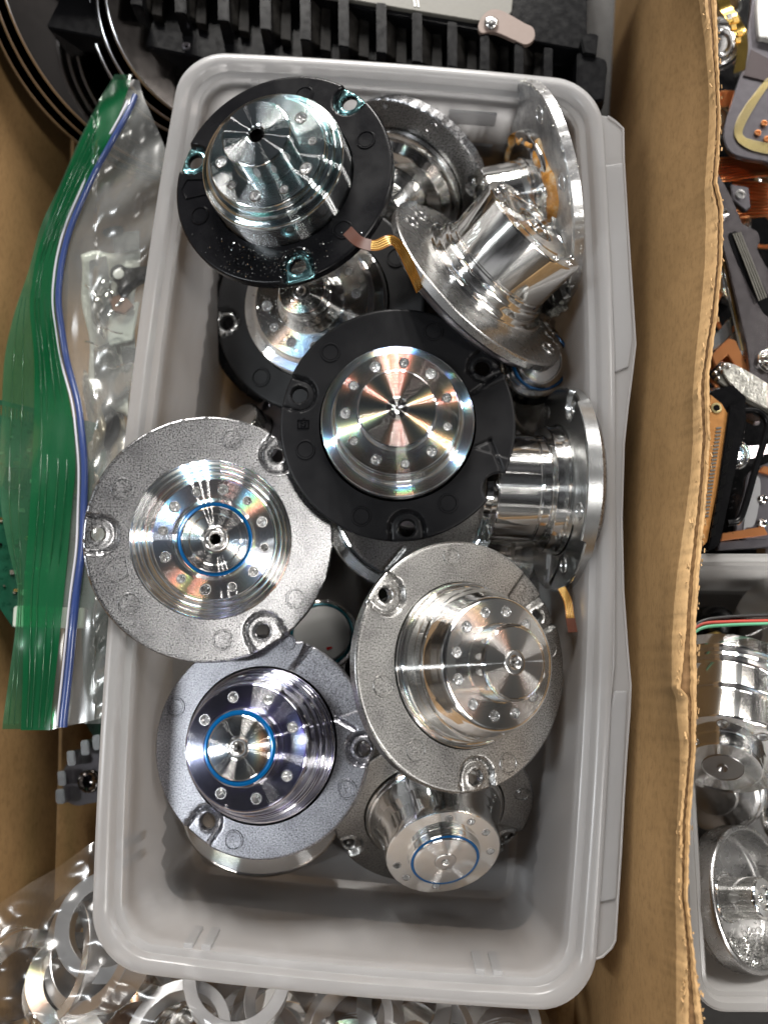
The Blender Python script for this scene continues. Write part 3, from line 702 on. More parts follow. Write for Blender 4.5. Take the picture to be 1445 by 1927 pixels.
# -- top-left black motor
e=motor(530,334,72,122.6,36,'black flanged motor in the bin’s upper left corner with three bare teal-edged screw tabs')
flange('flange',213,140,20,M_blackg,e,pockets=[(52.2,192,29),(165,190,29),(-75.7,182,30)],marks=[(23,172,17),(-41,170,17),(204,172,17),(250,175,17),(80,172,17)],mat2=M_baret,hole=15)
hub('hub',[(136,-12),(136,52),(134,58),(132,60),(124,62),(121,64),(119,70),(112,71),(110,73),(109,84),(107,86),(64,86),(62.5,88),(62.5,139),(60.5,141),(17,141),(15,139),(14,132),(14,118),(.05,117)],M_turnt,e,face=(107,64,86),pits=pitring(10,86,6.5,10,10,alt=9))
V,Fc=lathe([(13.6,134),(13.6,119),(.05,118.4)],32); mesh_obj('bore',V,Fc,M_hole,e,18)
text_part('33',20,*pol(184,172),-2,10,M_blackg,e)
frame_line([pol(a,r) for a,r in ((178,150),(178,192),(184,202),(190,192),(190,150))],1.8,.4,M_blackg,e,'number_frame')
body(e,150,55,M_pold)
def zf(x,y):
    r=math.hypot(x,y)
    return .3 if 150<r<205 else None
specks(e,420,-20,-165,90,35,zf)
# -- second black motor under it
e=motor(597,575,-150,138,24,'black flanged motor half hidden under the upper left black one, dusted with metal chips')
flange('flange',204,140,20,M_blacks,e,pockets=[(188,186,27),(-30,186,30)],marks=[(232,172,17),(30,172,17)],mat2=M_bare,hole=14)
hub('hub',[(137,-10),(137,20),(135,23),(117,27),(115,30),(112,31),(110,36),(109,37),(64,37),(56,50),(48,66),(45,68),(44,92),(42,94),(17,94)],M_pol,e,face=(109,64,37),pits=pitring(12,86,7.5,10,6,alt=6))
centre(e,17,92,M_plain,6); body(e,150,50,M_pold)
specks(e,500,-40,-60,55,45,lambda x,y: (38.5 if 66<math.hypot(x,y)<108 else (27 if 118<math.hypot(x,y)<134 else (94.6 if 18<math.hypot(x,y)<41 else None))))
# -- bottom motor pointing at the near end of the bin
e=motor(818,1530,-232,-77,48,'silver motor at the near end of the pile, tilted down with a thin blue ring')
flange('flange',190,134,22,M_castd,e,pockets=[(-30,176,26),(205,176,26)],marks=[(12,168,14),(-50,168,14)],cuts=[(-48,196,12)],bumps=[(-50,-20,4)],hole=11)
hub('hub',[(131,-6),(131,5),(128,7),(127,11),(124,12),(120,22),(114,36),(109,56),(106,76),(104,92),(102.5,94),(66,94),(64.5,95),(64.5,108),(63,109.5),(60,109.5)],M_pol,e,face=(102.5,66,94),pits=[(a,86,5.5,14) for a in (88,32,-2,-95,196,222,60)])
seal(e,62,56,110)
V,Fc=lathe(bev([(57,104),(57,111),(54,112.5),(20,112.5),(19,111),(16,112.5)],.7),128); mesh_obj('bearing_face',V,Fc,M_turn,e,18)
centre(e,19,111,M_plain,5)
body(e,140,50,M_pold)
# -- motor on its side at the right wall
e=motor(1040,922,-150,177.2,73,'silver motor on edge against the bin’s right wall, bright barrel pointing left')
flange('flange',192,124,26,M_bare,e,pockets=[(60,168,24)],marks=[(110,160,14),(150,158,14),(-60,160,14),(-15,162,14)],ridges=[(-62,128,-100,188)],bumps=[(-100,-30,8)],hole=11,mat2=M_castd)
hub('hub',[(122,-6),(122,4),(120,6),(119,26),(117,28),(103,30),(101,32),(101,46),(99.6,47),(99.6,50),(101,51),(101,126),(99,128.5),(72,128.5),(66,124),(64,126),(62,140),(60,142),(40,142),(38,137),(20,137),(18,142),(8,142),(7,120),(.05,120)],M_pol,e,face=(99,72,128.5),pits=pitring(6,86,6,10))
V,Fc=lathe(bev([(172,-24),(172,-38),(162,-46),(120,-48),(.05,-48)],3),128); mesh_obj('stator_cup',V,Fc,M_cast,e,18)
# -- motor lying at the upper right
e=motor(908,528,-50,45,72,'silver motor lying in the bin’s upper right, fat mirror barrel pointing to the corner')
flange('flange',207,118,16,M_satin,e,pockets=[(-10,184,22)],marks=[(150,172,14),(130,168,13),(-25,176,16),(-48,178,16),(20,172,13)],ridges=[(-18,140,-34,205)],bumps=[(60,118,7)],hole=10)
hub('hub',[(138,-4),(138,10),(136,13),(121,15),(120,18),(120,30),(118,33),(111,35),(110,38),(110,46),(108.6,47),(108.6,51),(110,52),(110,138),(108,141),(80,141),(78,138),(75,138),(73,141),(40,141),(38,132),(24,132),(22,140),(10,140),(9,120),(.05,120)],M_pol,e,face=(108,80,141),pits=pitring(12,93,5,8))
V,Fc=lathe(bev([(204,-14),(200,-20),(190,-24),(188,-34),(180,-40),(.05,-42)],2),128); mesh_obj('stator_cup',V,Fc,M_grey,e,18)
V,Fc=lathe(bev([(34,140),(34,137),(8,137),(7,120),(.05,120)],1),64); mesh_obj('bearing_face',V,Fc,M_pold,e,18)
# -- corroded motor behind it
e=motor(1000,380,-120,188,72,'corroded motor on edge in the bin’s upper right corner, amber glue and white crust')
flange('flange',207,128,20,M_corr,e,pockets=[(-45,186,20)],marks=[(-30,172,17),(15,176,14),(60,176,14),(-70,180,14)],cuts=[(118,224,42),(150,228,33),(134,214,16)],rag=.5,hole=10)
hub('hub',[(128,-4),(128,6),(126,9),(112,10),(106,13),(82,14),(79,17),(78,50),(78,94),(76,97),(48,98),(46,94),(30,94),(28,98),(20,98),(19,80),(.05,80)],M_pol,e,face=(76,48,98),pits=pitring(6,62,5,8))
# glue: an irregular lathed bead
a=np.linspace(0,2*math.pi,180,endpoint=False); g=Geo(); rows=[]
for i in range(7):
    t=i/6; rr=118+8*np.sin(a*3+1)+5*np.sin(a*7)+3*np.sin(a*13+2); wd=13+7*np.sin(a*2+.5)+4*np.sin(a*9)+2*np.sin(a*21)
    r_=rr+(t-.5)*2*wd; z_=10*np.sin(t*math.pi)*(1+.3*np.sin(a*15+t*5))-2+8*(1-t)
    rows.append(np.stack([r_*np.cos(a),r_*np.sin(a),z_],-1))
V=np.vstack(rows); Fc=[(i*180+j,i*180+(j+1)%180,(i+1)*180+(j+1)%180,(i+1)*180+j) for i in range(6) for j in range(180)]
mesh_obj('glue_bead',V,[f[::-1] for f in Fc],M_glue,e,60)
g=Geo()
for _ in range(900):
    an=random.choice([random.gauss(-78,9),random.gauss(-78,9),random.gauss(142,12),random.uniform(-95,160)]); big=1.0 if abs(an+78)<25 else .45
    x_,y_=pol(an,207+random.gauss(0,3.5)*big); s=random.uniform(1.5,6.5)*big
    g.add(*box(x_,y_,random.uniform(-20,3),s,s*.8,s*.7,Matrix.Rotation(random.random()*6,3,'Z')@Matrix.Rotation(random.random()*6,3,'X')))
o=g.obj('corrosion_crust',M_crust,e,0); o['kind']='stuff'
V,Fc=lathe(bev([(190,-18),(186,-24),(140,-30),(.05,-32)],2),96); mesh_obj('stator_cup',V,Fc,M_grey,e,18)
# -- silver motor behind the top-left one
e=motor(762,352,-215,228,46,'silver motor showing between the upper left black motor and the lying mirror barrel')
flange('flange',172,120,20,M_cast,e,marks=[(60,150,12)],pockets=[(10,152,18)],rag=1,hole=9)
hub('hub',[(118,-4),(118,12),(114,14),(104,15),(92,30),(76,34),(66,36),(64,60),(62,100),(60,103),(.05,103)],M_pol,e)
body(e,150,50,M_grey)
# -- dished motor under the lower-left one
e=motor(496,1530,-262,-92,38,'motor with a wide dark mirror dish under the lower left silver motor')
V,Fc=lathe(bev([(152,-14),(152,-3),(150,0),(146,1),(143,-1),(96,-24),(88,-26),(86,-20),(84,20),(80,24),(.05,24)],1.5),200); mesh_obj('dished_rim',V,Fc,M_pold,e,18)
V,Fc=lathe(bev([(148,-12),(140,-20),(100,-46),(.05,-50)],2),96); mesh_obj('stator_cup',V,Fc,M_plain,e,18)
# -- motor right under the middle black one
e=motor(772,955,-130,-95,10,'silver motor tucked under the middle black one, only its polished ring showing')
V,Fc=lathe(bev([(166,-30),(166,-4),(163,0),(142,4),(140,0),(132,-3)],1.5),240); mesh_obj('hub',V,Fc,M_turnt,e,18)
flange('flange',136,60,16,M_castd,e,ridges=[(-100,80,-112,132)],pockets=[(-70,112,20)],hole=9,seg=300)
body(e,150,60,M_pold)
# -- dark motor low in the gap
e=motor(800,1262,-265,160,14,'black motor deep in the gap left of the right-leaning one, only bright edge showing')
flange('flange',163,92,18,M_blackg,e,pockets=[(140,146,20)],ridges=[(128,95,118,160)],hole=10,seg=300)
g=Geo(); g.add(*torus(161,2.2,0,0,-1,200,8)); g.obj('bright_rim',M_plain,e)
body(e,120,60,M_plast)
V,Fc=lathe(bev([(90,-6),(90,16),(86,20),(.05,20)],2),96); mesh_obj('hub',V,Fc,M_pold,e)
# -- white capped can
e=motor(606,1194,-275,120,8,'small motor deep in the middle gap with a red-flecked white cap and teal ring')
V,Fc=lathe(bev([(68,-60),(68,-6),(65,-2),(60,-2)],1.5),120); mesh_obj('hub',V,Fc,M_turn,e)
seal(e,60,54,-1,M_teal)
V,Fc=lathe(bev([(54,-8),(54,1),(50,4),(.05,5)],1.5),120); mesh_obj('white_cap',V,Fc,M_white,e)
g=Geo(); g.add(*box(14,-26,5.2,11,4,.8,Matrix.Rotation(.1,3,'Z'))); g.add(*box(12,-28,5.2,5,3,.9,Matrix.Rotation(.6,3,'Z'))); g.obj('red_mark',M_red,e,0)
# -- small one by the right wall with blue ring
e=motor(1003,684,-215,20,20,'small motor low by the right wall, blue seal ring peeping from under the lying motor')
flange('flange',78,52,16,M_blacks,e,pockets=[(250,64,12)],hole=6,seg=240)
V,Fc=lathe(bev([(66,-6),(66,10),(62,14),(46,16),(44,40),(42,42),(38,40),(20,40),(18,44),(.05,44)],1.5),128); mesh_obj('hub',V,Fc,M_pol,e,18)
e2=e
V,Fc=lathe(bev([(56,38),(56,46),(53,48),(50,46),(50,38)],1),128); mesh_obj('seal_ring',V,Fc,M_seal,e,18)
# -- black motor with a grey tab at the left wall
e=motor(560,598,-285,180,14,'black motor low at the left wall, only its grey screw tab showing')
flange('flange',180,90,22,M_blackg,e,pockets=[(155,190,22)],lugs=[(155,186,24)],hole=11,mat2=M_bare,seg=360); body(e,120,60,M_plast)
V,Fc=lathe(bev([(88,-6),(88,16),(84,20),(.05,20)],2),96); mesh_obj('hub',V,Fc,M_pold,e)
# -- tipped dark motor under the left silver one
e=motor(470,830,-235,140,64,'dark grey motor tipped on edge, only its rim showing above the left silver motor')
flange('flange',106,60,20,M_grey,e,pockets=[(80,88,14)],hole=7,seg=300); body(e,80,46,M_plast)
V,Fc=lathe(bev([(58,-6),(58,40),(54,44),(.05,44)],2),96); mesh_obj('hub',V,Fc,M_pold,e)
# -- one under the side motor
e=motor(1010,770,-330,200,12,'dark polished dish motor at the bottom just above the edge-standing motor')
V,Fc=lathe(bev([(90,-14),(90,-2),(86,2),(80,0),(50,-12),(46,-10),(44,14),(40,18),(.05,18)],1.5),160); mesh_obj('dished_rim',V,Fc,M_pold,e,18)
V,Fc=lathe(bev([(86,-12),(70,-40),(.05,-44)],2),96); mesh_obj('stator_cup',V,Fc,M_plain,e,18)
e=motor(690,1380,-350,60,10,'black motor at the very bottom seen through the small gap above the near-end motor')
flange('flange',150,80,20,M_blackg,e,pockets=[(100,130,18)],hole=9,seg=300); body(e,110,44,M_plast)
V,Fc=lathe(bev([(78,-6),(78,16),(74,20),(.05,20)],2),96); mesh_obj('hub',V,Fc,M_pold,e)
e=motor(930,1050,-330,60,10,'motor at the bottom in the dark gap between edge-standing and right-leaning ones')
flange('flange',140,80,20,M_castd,e,pockets=[(100,120,18)],hole=9,seg=300); body(e,110,44,M_plast)
V,Fc=lathe(bev([(78,-6),(78,16),(74,20),(.05,20)],2),96); mesh_obj('hub',V,Fc,M_pold,e)

# flex cables (each belongs to a motor but hangs free, so each is its own strip with contacts)
def flex(px_pts,w,label,tip=True):
    P=[W(x,y,z) for x,y,z in px_pts]; path=spline([tuple(p) for p in P],8)
    e=empty('flex_cable',P[0],label=label,cat='flex cable',group='amber flex cables of the motors')
    T=np.gradient(path,axis=0); side=np.cross(T,[.15,.1,1])
    V,Fc=ribbon(path,w,1.0,side); addto(e,'film',V,Fc,M_flex,50)
    for k in range(4):
        s=side/np.linalg.norm(side,axis=1)[:,None]; up=np.cross(s,T); up/=np.linalg.norm(up,axis=1)[:,None]
        up*=np.sign(up[:,2])[:,None]
        V,Fc=ribbon(path+s*w*(-.3+.2*k)+up*.9,w*.09,.5,side); addto(e,'trace',V,Fc,M_gold,50)
    m=int(len(path)*.32)
    V,Fc=ribbon(path[:m],w*1.08,2.6,side[:m]); addto(e,'tip',V,Fc,M_flexd,50)
    return e
flex([(653,434,205),(676,455,198),(706,462,196),(737,452,188),(758,474,165),(774,508,140),(790,545,105)],21,'amber flex cable with dark tip between the upper black motors and the lying silver one')
flex([(1077,1190,-60),(1072,1160,-66),(1068,1132,-80),(1056,1106,-90)],17,'short amber flex cable hanging below the edge-standing motor')

# ================================================================== BLACK SLOTTED TRAY AT THE FAR END
def wbox(pts,zt,zb):
    top=[W(x,y,zt) for x,y in pts]; return prism_pts(top,[Vector((p.x,p.y,zb)) for p in top])
tr=empty('slotted_tray',W(700,40,-60),label='black plastic tray with a comb of upright fins along its side, beyond the bin',cat='plastic tray')
Ot=W(700,40,-60)
def trp(name,boxes,mat,b=2,parent=tr):
    bx=[(np.asarray(V,float)-np.array(Ot),F_) for V,F_ in boxes]; return bevbox(name,bx,mat,parent,b)
trp('tray_body',[wbox([(-60,-70),(1105,-70),(1104,60),(1120,95),(1080,92),(700,22),(560,-20),(-60,-60)],-40,-130),
                 wbox([(-60,-62),(560,-22),(1082,90),(1141,112),(1136,196),(1070,170),(700,115),(420,118),(330,98),(-60,22)],-96,-160)],M_plast,3)
trp('corner_knob',[wbox([(1092,72),(1108,60),(1126,64),(1122,104),(1098,100)],-20,-60)],M_plast,3)
trp('end_block',[wbox([(1086,96),(1139,110),(1143,122),(1137,188),(1112,192),(1084,176)],-30,-100)],M_plast,4)
fb=[(257,11),(340,26),(421,41),(500,57),(575,77),(647,89),(718,101),(785,118),(851,127),(912,134),(976,142),(1031,150)]
for i,(x,yb) in enumerate(fb):
    yt=3+(x-718)*.27 if x>560 else -40; wdt=11-i*.25
    sk=(-1+ i*.12)*2
    pts=[(x-wdt+sk,yt),(x+wdt+sk,yt+2),(x+wdt,yb),(x-wdt,yb-3)]
    f=trp('fin',[wbox(pts,-26,-110)],M_plast,2.2)
    if i<11:
        pw=[(x+wdt-1,yt+14),(x+wdt+30,yt+24),(x+wdt+30,yb+2),(x+wdt+6,yb+18),(x+wdt-20,yb+18+6)]
        # sloping dusty web beside the fin
        a=[W(x+wdt-2,yt+6,-48),W(x+wdt+20,yt+10,-80),W(x+wdt+20,yb+12,-84),W(x+wdt-2,yb-2,-66)]
        trp('web',[prism_pts(a,[Vector((p.x,p.y,-112)) for p in a])],M_dusty,1.5)
        a=[W(x+wdt+21,yt+4,-70),W(x+wdt+37,yt+8,-70),W(x+wdt+37,yb+20,-76),W(x+wdt+18,yb+16,-76)]
        trp('pad',[prism_pts(a,[Vector((p.x,p.y,-116)) for p in a])],M_dusty,1.5)
for x,y,r in ((243,66,15),(351,87,9)):
    P=W(x,y,-94)-Ot; V,Fc=lathe([(r,-4),(r,2),(r-3,3),(r-5,0),(r-6,-3),(.05,-3)],32,cx=P.x,cy=P.y,cz=P.z); mesh_obj('screw_boss',V,Fc,M_grey,tr)
trp('label_plate',[wbox([(590,-60),(970,-60),(962,22),(945,44),(905,40),(770,18),(596,-12)],-30,-44)],M_label,1.5)
trp('white_lines',[wbox([(772,-40),(776,-40),(783,12),(779,12)],-28.5,-31),wbox([(780,-40),(783,-40),(789,13),(786,13)],-28.5,-31)],M_white,0)
lt=trp('latch_plate',[wbox(smooth_poly([(900,45),(915,22),(940,18),(985,42),(1003,52),(1005,72),(990,84),(968,76),(930,60),(905,62)],5),-22,-32)],M_pink,1)
P=W(924,43,-18)-Ot; V,Fc=lathe(bev([(15,-6),(15,2),(12,5),(4,6),(3,3),(.05,3)],1),32,cx=P.x,cy=P.y,cz=P.z); mesh_obj('rivet',V,Fc,M_plain,tr)

# ================================================================== PLATTERS AT THE UPPER LEFT
def pack(px,py,z,lean,tilt,R,gap,label,n=3):
    P=W(px,py,z); e=empty('platter_pack',P,frame(P,lean,tilt),K(P),label=label,cat='disk pack',group='packs of mirror platters')
    for i in range(n):
        V,Fc=lathe([(R,-4.5-gap*i),(R+1,-3-gap*i),(R+1,3-gap*i),(R,4.5-gap*i),(R*.27,4.5-gap*i),(R*.27,-4.5-gap*i)],200,True); mesh_obj('platter',V,Fc,[M_darkm,M_ring],e,25,[1 if k<600 else 0 for k in range(len(Fc))])
    V,Fc=lathe(bev([(R*.26,-gap*(n-1)-10),(R*.26,6),(R*.22,10),(.05,10)],1),64); mesh_obj('spindle',V,Fc,M_plain,e)
pack(330,-18,-248,35,35,330,42,'large pack of three mirror platters at the upper left edge of the photo')
pack(384,44,-170,43,38,190,38,'smaller pack of three platters between the green-edged bag and the corner of the frosted bin')
P=W(118,72,-370); e=empty('loose_platter',P,label='single dark platter lying on the cardboard under the large platter pack',cat='platter')
V,Fc=lathe([(205,-3),(206,0),(205,3),(60,3),(60,-3)],160,True); mesh_obj('disc',V,Fc,M_darkm,e,25)
g=Geo(); 
# chrome cylinder behind the packs
P=W(92,70,-235); e=empty('chrome_spindle',P,frame(P,80,62),K(P),label='short chrome cylinder standing among the platters at the upper left',cat='spindle hub')
V,Fc=lathe(bev([(30,-60),(30,0),(27,3),(20,3),(18,20),(10,20),(.05,20)],1.5),64); mesh_obj('barrel',V,Fc,M_pol,e)

# ================================================================== BAG WITH GREEN EDGE
def ipx(tab,y): a=np.array(tab,float); return np.interp(y,a[:,1],a[:,0])
cOut=[(228,128),(205,155),(152,257),(111,354),(77,422),(55,510),(30,580),(17,630),(8,677),(3,787),(0,860),(2,960),(20,1050),(36,1109),(29,1192),(16,1287),(4,1374)]
cDk=[(232,130),(208,155),(156,257),(114,354),(85,432),(69,477),(55,571),(66,677),(65,787),(61,887),(54,1000),(45,1109),(44,1272),(40,1374)]
cDr=[(250,140),(241,172),(205,266),(155,360),(122,432),(109,497),(102,571),(116,677),(138,787),(144,884),(140,909),(127,1054),(109,1236),(94,1374)]
cZ=[(262,165),(249,199),(177,327),(133,426),(116,493),(109,566),(125,677),(149,760),(160,870),(160,909),(156,1032),(143,1127),(131,1254),(118,1374)]
cF=[(262,165),(285,215),(333,330),(315,400),(290,480),(270,600),(250,750),(244,850),(222,1000),(212,1160),(203,1300),(199,1374)]
def sm(tab,y):
    return float(np.mean([ipx(tab,y+d) for d in (-24,-12,0,12,24)]))
def zb(x,y): return -105+34*math.sin(y*.006+.6)+7*math.sin(y*.021+x*.02)+ (10*math.sin(y*.05+x*.035) if x>180 else 0)
bag=empty('zipper_bag',(0,0,0),label='clear zipper bag with a green edge and blue zip, lying left of the frosted bin',cat='plastic bag')
def strip(name,ca_,cb_,mat,nc,y0,y1,dz=0,wr=0,th=0,parent=bag):
    ys=np.arange(y0,y1+.1,8); V=[];m=nc+1
    for y in ys:
        xa,xb=sm(ca_,y),sm(cb_,y)
        if name=='clear_film': y_=y
        for j in range(m):
            t=j/nc; x=xa*(1-t)+xb*t
            z=zb(x,y)+dz+ wr*(math.sin(x*.09+y*.03)+.7*math.sin(x*.05-y*.045+2)+.5*math.sin(x*.21+y*.013))
            yy=y-(t*24 if (name=='clear_film' and y>1250) else 0)*max(0,min(1,(y-1250)/120))
            V.append(tuple(W(x,yy,z)))
    Fc=[(i*m+j,i*m+j+1,(i+1)*m+j+1,(i+1)*m+j) for i in range(len(ys)-1) for j in range(nc)]
    return mesh_obj(name,V,Fc,mat,parent,70)
strip('green_edge',cOut,cDr,M_greenl,10,140,1374,0,1.2)
strip('green_strip',cDk,cDr,M_green,10,150,1374,4,.6)
strip('clear_film',cDr,cF,M_film,34,150,1374,-2,1.6)
strip('back_film',cOut,cF,M_film,20,170,1366,-26,1.5)
path=[tuple(W(sm(cZ,y),y,zb(sm(cZ,y),y)+5)) for y in np.arange(180,1376,12)]
V,Fc=tube(path,np.linspace(6,8.5,len(path)),10); mesh_obj('zip_rib',V,Fc,M_zip,bag,60)
path=[tuple(W(sm(cZ,y)-11,y,zb(sm(cZ,y),y)+3)) for y in np.arange(190,1376,12)]
V,Fc=tube(path,2.6,8); mesh_obj('zip_bead',V,Fc,simple('pale_zip_bead',(.42,.42,.46),.3),bag,60)
for fr,nm in ((.30,0),(.62,0)):
    path=[tuple(W(sm(cOut,y)*(1-fr)+sm(cDk,y)*fr,y,zb(0,y)+3)) for y in np.arange(560,1372,12)]
    V,Fc=tube(path,1.0,6); mesh_obj('edge_bead',V,Fc,M_greenl,bag,60)
for fr in (.2,.35,.6,.8):
    path=[tuple(W(sm(cDk,y)*(1-fr)+sm(cDr,y)*fr,y,zb(60,y)+6.5)) for y in np.arange(240,1372,12)]
    V,Fc=tube(path,.9,6); mesh_obj('strip_bead',V,Fc,M_green,bag,60)
# contents seen through the film
M_foil=simple('white_crinkled_sheet',(.74,.74,.70),.3,.1,bs=(160,.5,.002))
def sheet(name,pts,z,amp,mat,label,cat,seed=0,n=26):
    a=np.array(pts,float); V=[]
    for i in range(n+1):
        for j in range(n+1):
            u,v=i/n,j/n; p=(a[0]*(1-u)+a[1]*u)*(1-v)+(a[3]*(1-u)+a[2]*u)*v
            zz=z+amp*(math.sin(u*9+seed+v*4)+.8*math.sin(v*13+u*5+seed*2)+.6*abs(math.sin(u*15-v*8+seed)))
            p=p+np.array([math.sin(v*11+seed),math.cos(u*10+seed)])*4
            V.append(tuple(W(p[0],p[1],zz)))
    Fc=[(i*(n+1)+j,(i+1)*(n+1)+j,(i+1)*(n+1)+j+1,i*(n+1)+j+1) for i in range(n) for j in range(n)]
    o=mesh_obj(name,V,Fc,mat,None,30); md=o.modifiers.new('t','SOLIDIFY'); md.thickness=2*S; tag(o,label,cat); return o
sheet('crinkled_sheet',[(150,478),(262,470),(245,790),(175,740)],-200,3,M_foil,'white crinkled sheet shining inside the green-edged bag','foil sheet',1)
sheet('crinkled_sheet',[(158,700),(238,760),(240,900),(172,930)],-215,10,simple('grey_brown_film_packet',(.24,.20,.15),.25,.2,bs=(120,1,.002)),'dull brown-grey packet in the bag below the white crinkled sheet','packet',3)
def pxthing(name,pts,z,th,mat,label,cat,b=1.5,holes=None):
    P=W(pts[0][0],pts[0][1],z); 
    o=px_prism(name,pts,z,th,mat,None,b); tag(o,label,cat); return o
for i,(pts,z,mt,lb) in enumerate((([(168,490),(200,480),(212,560),(196,640),(172,600)],-172,M_bare,'bright steel plate highest in the green-edged bag, left of the latch arm'),
        ([(196,585),(262,566),(250,640),(206,650)],-178,M_wht,'white plastic plate just below the brown clip in the bag'),
        ([(176,655),(214,640),(244,735),(196,760),(178,720)],-182,M_plain,'long steel plate across the lower half of the bag'),
        ([(226,650),(262,655),(254,720),(236,716)],-170,M_bare,'small bright steel tab by the bin wall in the bag'),
        ([(210,440),(262,432),(262,470),(216,476)],-180,M_bare,'steel strip above the latch arm in the bag'))):
    pxthing('steel_plate',pts,z,6,mt,lb,'plate',2)
o=empty('latch_arm',W(225,515,-160),label='dark latch arm with a round eye inside the green-edged bag',cat='latch arm')
def addpx(parent,name,pts,z,th,mat,b=1.5):
    Op=np.array(parent.matrix_world.translation)/S
    top=[Vector(W(x,y,z))-Vector(Op) for x,y in pts]; return bevbox(name,[prism_pts(top,[Vector((p.x,p.y,p.z-th)) for p in top])],mat,parent,b)
addpx(o,'arm',smooth_poly([(207,512),(214,500),(228,497),(242,504),(282,500),(286,520),(262,532),(245,545),(232,560),(222,548),(220,532),(210,524)],4),-158,14,M_plast)
P=W(224,516,-157)-W(225,515,-160); V,Fc=lathe(bev([(12,0),(12,2),(10,3),(.05,3)],.5),32,cx=P.x,cy=P.y,cz=P.z); mesh_obj('eye',V,Fc,M_white,o)
pxthing('dark_clip',smooth_poly([(196,430),(228,424),(230,436),(214,444),(196,442)],4),-150,10,M_plast,'small dark clip near the top of the green-edged bag','clip')
pxthing('dark_clip',smooth_poly([(190,760),(216,770),(226,800),(214,830),(196,840),(200,800)],4),-150,12,M_plast,'dark clip in the bag just above the left silver motor','clip')
pxthing('copper_clip',[(205,560),(232,552),(252,575),(236,590),(214,585)],-162,12,simple('brown_plastic',(.16,.09,.06),.4),'brown plastic clip below the latch arm in the bag','clip')
g=Geo()
for k in range(9):
    x,y=random.uniform(165,235),random.uniform(500,720); P=W(x,y,-165); an=random.uniform(0,3)
    g.add(*tube([tuple(P+Vector((math.cos(an),math.sin(an),0))*t*26+Vector((0,0,6*math.sin(t*3)))) for t in np.linspace(-1,1,8)],2.2,6))
o=g.obj('bright_wire_bits',M_chip,None); tag(o,'loose bright wire bits scattered inside the green-edged bag','metal bits',kind='stuff')

# ---- circuit boards
pcb=empty('circuit_board',W(60,980,-300),label='green circuit board with chips seen through the green bag edge at the left',cat='circuit board')
addpx(pcb,'board',[(-70,772),(0,752),(200,800),(200,1000),(172,1172),(90,1182),(24,1181),(-10,1130),(-70,1085)],-205,10,M_pcb,1)
rr=random.Random(5)
for k in range(70):
    x,y=rr.uniform(0,150),rr.uniform(800,1130); s=rr.uniform(2,6); q=rr.random()
    addpx(pcb,'component',[(x-s,y-s*.6),(x+s,y-s*.6),(x+s,y+s*.6),(x-s,y+s*.6)],-201,5,(M_plast if q<.35 else M_solder if q<.8 else M_gold),.5)
for x,y,s in ((30,900,22),(95,1010,26),(120,880,16)):
    addpx(pcb,'chip',[(x-s,y-s),(x+s,y-s+3),(x+s,y+s),(x-s,y+s-3)],-195,10,M_plast,1)
for k in range(14): addpx(pcb,'contact',[(2+k*7,762+k*1.7),(6+k*7,763+k*1.7),(6+k*7,782+k*1.7),(2+k*7,781+k*1.7)],-203.5,2,M_gold,0)
addpx(pcb,'connector',[(26,1142),(36,1139),(160,1144),(158,1182),(24,1180)],-185,22,M_wht,2)
pxthing('circuit_board',[(150,1090),(240,1080),(240,1450),(187,1404),(160,1360)],-380,8,M_pcb,'dark green circuit board corner on the cardboard below the bag end','circuit board',1)

# ---- small cast bracket
br=empty('cast_bracket',W(150,1460,-300),label='small cast metal bracket with a toothed rim on the cardboard, lower left',cat='bracket')
addpx(br,'plate',smooth_poly([(120,1450),(150,1412),(200,1395),(215,1440),(205,1500),(168,1512),(142,1516),(122,1500)],4),-330,20,M_grey,2)
for x,y,a_ in ((113,1500,70),(116,1466,60),(134,1428,42),(160,1408,25),(182,1398,15)):
    addpx(br,'tooth',[(x-9,y-14),(x+7,y-16),(x+9,y+12),(x-7,y+14)],-290,50,M_bare,2.5)
P=W(168,1470,-326)-W(150,1460,-300); V,Fc=lathe(bev([(24,-2),(24,4),(19,6),(14,2),(.05,1)],1),40,cx=P.x,cy=P.y,cz=P.z); mesh_obj('recess',V,Fc,M_darkm,br)

# ================================================================== RINGS AND THEIR BAG, NEAR END
def ring(px,py,z,lean,tilt,R,r,h,label,steps=0,mat=None,cat='spacer ring'):
    h*=1.5
    P=W(px,py,z); e=empty('spacer_ring',P,frame(P,lean,tilt),K(P),label=label,cat=cat,group='metal spacer rings in the clear bag')
    pr=[(r,-h),(R-steps*3,-h)]
    for i in range(steps): pr+= [(R-(steps-i)*3,-h*(steps-i)/(steps+1)-2),(R-(steps-i-1)*3 ,-h*(steps-i)/(steps+1)-2)]
    pr+=[(R,0),(r,0)]
    pr=[(r,-h),(R-2,-h)]+sum([[(R-2,-h+h*(i+.5)/(steps+1)),(R-4,-h+h*(i+.5)/(steps+1)+1.5),(R-2,-h+h*(i+.5)/(steps+1)+3)] for i in range(steps)],[])+[(R-2,-5),(R,-4),(R,-1),(R-1,0),(r+1,0),(r,-1)]
    V,Fc=lathe(pr,200,True); mesh_obj('ring',V,Fc,mat or M_ring,e,18); return e
ring(202,1742,-240,165,14,98,70,26,'largest spacer ring, flat side up, half under the lower left corner of the bin')
ring(165,1775,-245,165,48,118,96,40,'spacer ring leaning outward just left of the largest ring')
ring(110,1800,-280,170,62,110,88,44,'dull spacer ring at the far left of the bagged rings',mat=M_plain)
ring(335,1945,-200,120,26,100,78,30,'spacer ring cut by the near edge of the photo, left of the stepped ring',2)
ring(447,1836,-200,95,14,100,76,46,'spacer ring with a stepped grooved side under the near left rim',3)
ring(548,1908,-240,40,42,100,76,34,'tilted spacer ring right of the stepped one',mat=M_plain)
